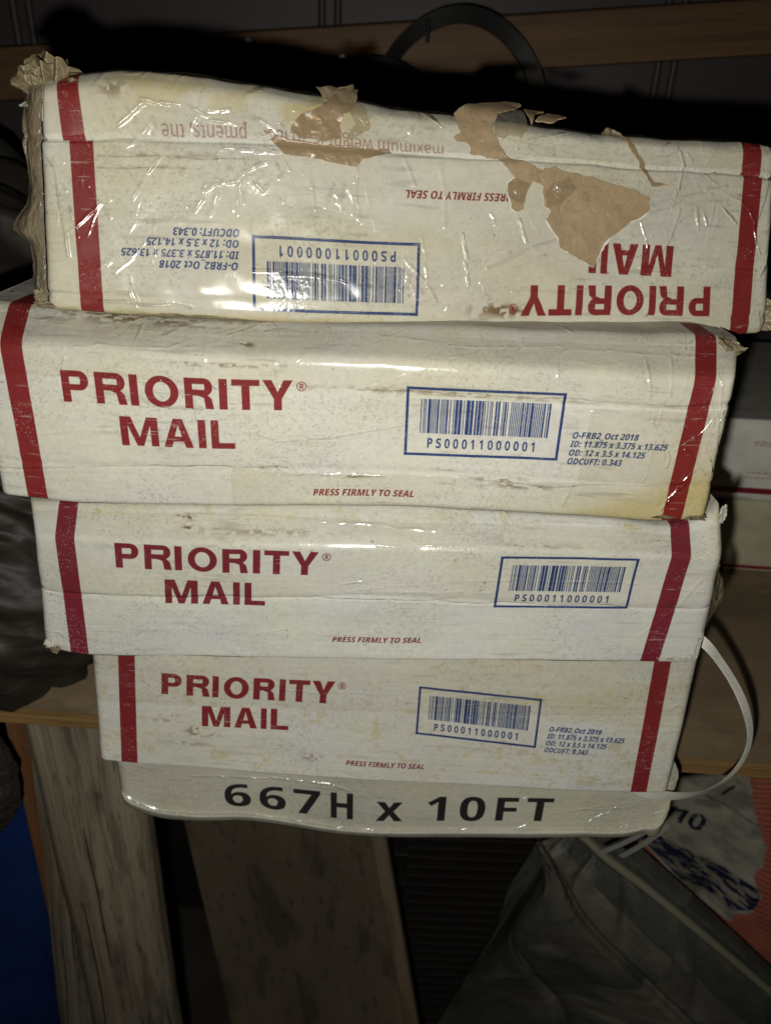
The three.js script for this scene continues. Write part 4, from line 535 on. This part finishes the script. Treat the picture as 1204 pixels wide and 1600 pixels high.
{ // blue tarpaulin hanging low on the left
  const f = (z0) => gridGeo(40, 60, (s, t) => { const x = lerp(-0.62, -0.345 - 0.05 * t, s), y = lerp(1.045, 0.2, t); return V3(x, y, -0.57 + z0 + 0.018 * Math.sin(s * 11 + t * 2.2 + 2 * fbm(s * 3, t * 3, 2, 33)) + 0.03 * fbm(s * 2, t * 4, 3, 34)); }, (s, t) => [s * 0.6, t * 1.6]);
  tag(mesh('blue_tarpaulin', mergeGeometries([f(0), f(-0.004)]), M2.tarp), 'blue plastic tarpaulin hanging beside the grey post', 'tarpaulin');
}
// two more mailing boxes further back on the right
{
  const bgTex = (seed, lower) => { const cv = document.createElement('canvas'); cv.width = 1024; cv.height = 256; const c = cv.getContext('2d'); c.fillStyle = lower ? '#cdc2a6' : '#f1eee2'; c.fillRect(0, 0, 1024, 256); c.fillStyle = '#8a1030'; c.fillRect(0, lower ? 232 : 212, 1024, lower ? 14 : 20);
    if (!lower) { c.fillStyle = 'rgba(170,70,70,0.55)'; const r = rng(5); for (const y of [62, 70, 160, 176]) for (let x = 92; x < 360;) { const w = 4 + r() * 16; c.fillRect(x, y, w, 4); x += w + 4; } }
    const d = c.getImageData(0, 0, 1024, 256).data; return dataTex(1024, 256, (x, y, o) => { const i = ((255 - y) * 1024 + x) * 4, k = 0.94 + 0.12 * (fbm(x * 0.02, y * 0.03, 4, seed) - 0.5) + 0.04 * (cellv(x, y, seed) - 0.5); for (let q = 0; q < 3; q++) o[q] = d[i + q] / 255 * k; }, true); };
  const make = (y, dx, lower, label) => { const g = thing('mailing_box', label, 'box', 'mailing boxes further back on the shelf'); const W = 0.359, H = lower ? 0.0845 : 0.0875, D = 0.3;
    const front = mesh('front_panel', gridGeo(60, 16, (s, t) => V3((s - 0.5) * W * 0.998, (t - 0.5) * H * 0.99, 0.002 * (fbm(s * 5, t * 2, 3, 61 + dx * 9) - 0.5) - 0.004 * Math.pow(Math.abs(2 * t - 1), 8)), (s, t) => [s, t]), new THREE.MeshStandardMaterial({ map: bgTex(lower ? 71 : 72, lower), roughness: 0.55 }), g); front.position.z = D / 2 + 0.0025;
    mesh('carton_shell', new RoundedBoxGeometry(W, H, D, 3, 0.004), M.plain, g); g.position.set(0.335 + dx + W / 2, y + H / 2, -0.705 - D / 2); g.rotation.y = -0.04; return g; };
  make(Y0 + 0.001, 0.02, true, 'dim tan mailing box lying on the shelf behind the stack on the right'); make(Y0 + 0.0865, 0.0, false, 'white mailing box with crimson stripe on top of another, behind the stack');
}
// white plastic strap looping out of the stack
{
  const pts = [[0.1753, 1.4246, -0.392], [0.1929, 1.4216, -0.370], [0.2047, 1.4093, -0.368], [0.2179, 1.3918, -0.366], [0.2281, 1.3736, -0.364], [0.2335, 1.3572, -0.362], [0.2332, 1.3428, -0.360], [0.2265, 1.3276, -0.357], [0.2114, 1.3172, -0.353], [0.1950, 1.3152, -0.350], [0.1737, 1.3168, -0.350], [0.16, 1.3175, -0.356]].map((p) => V3(...p)), curve = new THREE.CatmullRomCurve3(pts);
  const ribbon = (th) => gridGeo(4, 110, (s, t) => { const p = curve.getPointAt(t), tg = curve.getTangentAt(t), side = V3(0, 0, 1).addScaledVector(tg, -tg.z).normalize(), nn = tg.clone().cross(side); const tw = lerp(0.75, 1.35, sstep(0.3, 0.85, t)) + 0.22 * Math.sin(t * 6.5) + 0.08 * Math.sin(t * 23), w = lerp(0.0058, 0.0098, sstep(0.5, 0.9, t)) * (1 + 0.1 * Math.sin(t * 17)), dir = side.clone().multiplyScalar(Math.cos(tw)).addScaledVector(nn, Math.sin(tw)), nrm = side.clone().multiplyScalar(-Math.sin(tw)).addScaledVector(nn, Math.cos(tw)); return p.addScaledVector(dir, (s - 0.5) * w).addScaledVector(nrm, th * 0.00035); }, (s, t) => [s, t * 6]);
  tag(mesh('packing_strap', mergeGeometries([ribbon(1), ribbon(-1)]), M2.strap), 'white ribbed plastic packing strap curling out beside the stack', 'strap');
  const end = (a, b, label) => { const g = gridGeo(3, 14, (s, t) => V3(lerp(a[0], b[0], t) + (s - 0.5) * 0.0032 + 0.003 * Math.sin(t * 3), lerp(a[1], b[1], t), lerp(a[2], b[2], t) + (s - 0.5) * 0.002)); const k = g.clone().translate(0, 0, -0.0006); return tag(mesh('strap_end', mergeGeometries([g, k]), M2.strap), label, 'strap', 'strap ends below the low carton'); };
  end([0.197, 1.262, -0.372], [0.1888, 1.158, -0.43], 'pale strap end hanging under the low carton, left of the two'); end([0.205, 1.262, -0.372], [0.2058, 1.154, -0.43], 'pale strap end hanging under the low carton, right of the two');
}
// red sack with a torn paper label
{
  const g = thing('red_sack', 'red ribbed sack at the lower right with a torn white and blue label', 'sack'), Q = [[0.2458, 1.0705, -0.64], [0.5606, 1.0727, -0.68], [0.6032, 0.6856, -0.52], [0.2521, 0.9782, -0.60]].map((p) => V3(...p));
  const pl = (s, t, h) => { const p = Q[0].clone().lerp(Q[1], s).lerp(Q[3].clone().lerp(Q[2], s), t); const e = Math.min(1, 6 * Math.min(Math.max(s, 0), 1 - s + 0.001)); return p.add(V3(0, 0.010 * fbm(s * 5, t * 4, 3, 81), 0.018 * Math.abs(fbm(s * 3, t * 2.5, 3, 82) - 0.5) * 2 - 0.02 * (1 - e) + h)); };
  const skin = new THREE.MeshPhysicalMaterial({ map: dataTex(512, 512, (x, y, o) => { const r = 0.5 + 0.5 * Math.sin((y + x * 0.10) / 512 * 6.283 * 46), n = fbm(x * 0.012, y * 0.012, 4, 83), k = 0.75 + 0.5 * (n - 0.5) + 0.12 * (cellv(x, y, 3) - 0.5); o[0] = toS(clamp((0.46 + 0.22 * r) * k)); o[1] = toS(clamp((0.125 + 0.12 * r) * k)); o[2] = toS(clamp((0.080 + 0.085 * r) * k)); }, true), roughness: 0.34, clearcoat: 0.35, clearcoatRoughness: 0.25 });
  const ribs = (s, t) => 0.0007 * Math.sin((t + s * 0.10) * 6.283 * 46);
  mesh('sack_front', gridGeo(70, 400, (s, t) => pl(s, t, ribs(s, t))), skin, g);
  mesh('sack_back', gridGeo(12, 12, (s, t) => pl(1 - s, t, -0.05)), skin, g);
  const poly = [[0.544, 0.10], [0.562, 0.218], [0.580, 0.337], [0.616, 0.433], [0.603, 0.505], [0.565, 0.594], [0.596, 0.639], [0.576, 0.693], [0.539, 0.756], [0.501, 0.795], [0.476, 0.857], [0.433, 0.867], [0.354, 0.885], [0.306, 0.857], [0.152, 0.772], [0.10, 0.656], [0.12, 0.400], [0.2, 0.10]];
  const S = 1024, cv = document.createElement('canvas'); cv.width = cv.height = S; const c = cv.getContext('2d'); c.fillStyle = '#bdb6a4'; c.fillRect(0, 0, S, S); c.strokeStyle = '#15182a'; c.lineWidth = 5; c.beginPath(); c.moveTo(0.395 * S, 0.283 * S); c.lineTo(0.60 * S, 0.358 * S); c.stroke(); c.lineWidth = 2; c.beginPath(); c.moveTo(0.395 * S, 0.296 * S); c.lineTo(0.60 * S, 0.372 * S); c.stroke();
  c.fillStyle = '#141a3c'; c.save(); c.transform(1, 0.10, -0.36, 1.2, 0.268 * S, 0.498 * S); c.font = 'bold 118px sans-serif'; c.fillText('1', -8, 0); c.fillText('0', 50, -6); c.restore(); c.save(); c.transform(1, 0.2, -0.4, 1, 0.445 * S, 0.262 * S); c.font = 'bold 90px sans-serif'; c.fillText('/', 0, 0); c.restore();
  c.fillStyle = '#10153f'; c.beginPath(); [[0.09, 0.66], [0.20, 0.64], [0.30, 0.635], [0.59, 0.62], [0.58, 0.70], [0.48, 0.80], [0.44, 0.79], [0.30, 0.83], [0.12, 0.74]].forEach(([x, y], i) => c[i ? 'lineTo' : 'moveTo'](x * S, y * S)); c.fill();
  const d = c.getImageData(0, 0, S, S).data; const lab = dataTex(S, S, (x, y, o) => { const i = ((S - 1 - y) * S + x) * 4, s = x / S, t = 1 - y / S, w = t > 0.6 ? Math.max(sstep(0.52, 0.60, fbm(x * 0.02 + y * 0.004, y * 0.045, 5, 84)), sstep(0.55, 0.62, fbm(x * 0.03, y * 0.16, 4, 89))) : sstep(0.68, 0.72, fbm(x * 0.05, y * 0.05, 3, 85)), k = 0.9 + 0.25 * (fbm(x * 0.01, y * 0.01, 4, 86) - 0.5), dk = d[i] < 90; const dirt = 1 - 0.22 * sstep(0.4, 0.75, fbm(x * 0.012, y * 0.016, 5, 96)) - 0.1 * noise(x * 0.11, y * 0.13, 97); const pp = [0.70, 0.66, 0.57]; for (let q = 0; q < 3; q++) o[q] = (dk ? lerp(d[i + q] / 255, pp[q], w * 0.9) : d[i + q] / 255) * k * dirt; }, true);
  const pg = ragged(poly, 0.02, 0.007, 87); mesh('paper_label', sheetGeo((u, v, h) => pl(u, v, h), pg, 0.03, (u, v) => 0.0016 + 0.003 * Math.abs(fbm(u * 9, v * 7, 3, 88) - 0.5) * 2, 0.0005, (u, v) => [u, 1 - v]), new THREE.MeshStandardMaterial({ map: lab, roughness: 0.6 }), g).userData.label = 'torn white paper label with dark blue figures';
}
// padded grey bag in front of the sack
{
  const g = thing('padded_bag', 'dusty dark grey padded bag with piped seams at the lower right', 'bag');
  const L = { piping: [[0.1939, 1.0595, -0.545], [0.219, 1.0384, -0.54], [0.2354, 1.0242, -0.535], [0.2804, 0.9922, -0.525], [0.3546, 0.9334, -0.51], [0.4421, 0.8551, -0.5], [0.4972, 0.8096, -0.49]], rim: [[0.228, 1.0569, -0.565], [0.2537, 1.0372, -0.56], [0.2809, 1.0143, -0.555], [0.3511, 0.9547, -0.54], [0.4468, 0.869, -0.52], [0.5258, 0.7946, -0.51]], groove: [[0.1677, 1.046, -0.555], [0.1896, 1.0112, -0.55], [0.2275, 0.9388, -0.545], [0.3139, 0.8401, -0.535], [0.3971, 0.7525, -0.525], [0.4317, 0.7155, -0.52]], seam: [[0.1675, 1.028, -0.57], [0.1847, 0.9697, -0.57], [0.1674, 0.851, -0.58], [0.199, 0.7874, -0.575], [0.2387, 0.7269, -0.57], [0.2661, 0.6156, -0.565]], left: [[0.172, 0.9924, -0.6], [0.1974, 0.948, -0.6], [0.1728, 0.8219, -0.61], [0.1346, 0.6639, -0.62], [0.1178, 0.6016, -0.62], [0.0858, 0.4781, -0.62]] };
  const C = Object.fromEntries(Object.entries(L).map(([k, p]) => [k, new THREE.CatmullRomCurve3(p.map((q) => V3(...q)))])), out = V3(-0.1, 0.42, 0.9).normalize();
  // one rounded padded skin from the left silhouette to the piping, with soft stitched grooves where the lines run
  const order = [C.left, C.seam, C.groove, C.piping], skin = (k) => (s, t) => { const q = s * 3, a = Math.min(2, Math.floor(q)), f = q - a, pts = order.map((c) => c.getPoint(t)), P = (i) => pts[Math.max(0, Math.min(3, i))], w = f, p = V3(0, 0, 0);
      for (const c of ['x', 'y', 'z']) { const p0 = P(a - 1)[c], p1 = P(a)[c], p2 = P(a + 1)[c], p3 = P(a + 2)[c]; p[c] = p1 + 0.5 * w * (p2 - p0 + w * (2 * p0 - 5 * p1 + 4 * p2 - p3 + w * (3 * (p1 - p2) + p3 - p0))); }
      const dome = 0.05 * Math.pow(Math.sin(Math.PI * clamp(s * 0.93 + 0.02)), 0.6), groove = (c, d, m) => d * Math.exp(-(((q - c) / m) ** 2)), ribs = a === 2 ? 0.008 * Math.sin(Math.PI * f) * Math.exp(-(((((t * 5 + 0.35 * f) % 1) - 0.5) / 0.1) ** 2)) : 0, soft = 0.012 * (fbm(q * 1.3, t * 6, 3, 91) - 0.5) * Math.sin(Math.PI * s);
      return p.addScaledVector(out, k > 0 ? dome - groove(1, 0.013, 0.045) - groove(2, 0.016, 0.05) - ribs + soft : -0.05 * Math.sin(Math.PI * s)); };
  mesh('padded_skin', mergeGeometries([gridGeo(150, 130, skin(1), (s, t) => [s * 1.2, t * 1.7]), gridGeo(20, 30, skin(-1), (s, t) => [s * 1.2, t * 1.7])]), M2.canvas, g);
  mesh('rim_band', gridGeo(16, 60, (s, t) => C.piping.getPoint(t).lerp(C.rim.getPoint(t), s).addScaledVector(out, 0.008 * Math.sin(Math.PI * s) - 0.004 * Math.exp(-(((s - 0.4) / 0.1) ** 2))), (s, t) => [s * 0.3, t * 1.7]), M2.canvas, g);
  mesh('piping', new THREE.TubeGeometry(C.piping, 90, 0.0052, 10), M2.piping, g);
}
renderer.render(scene, camera);
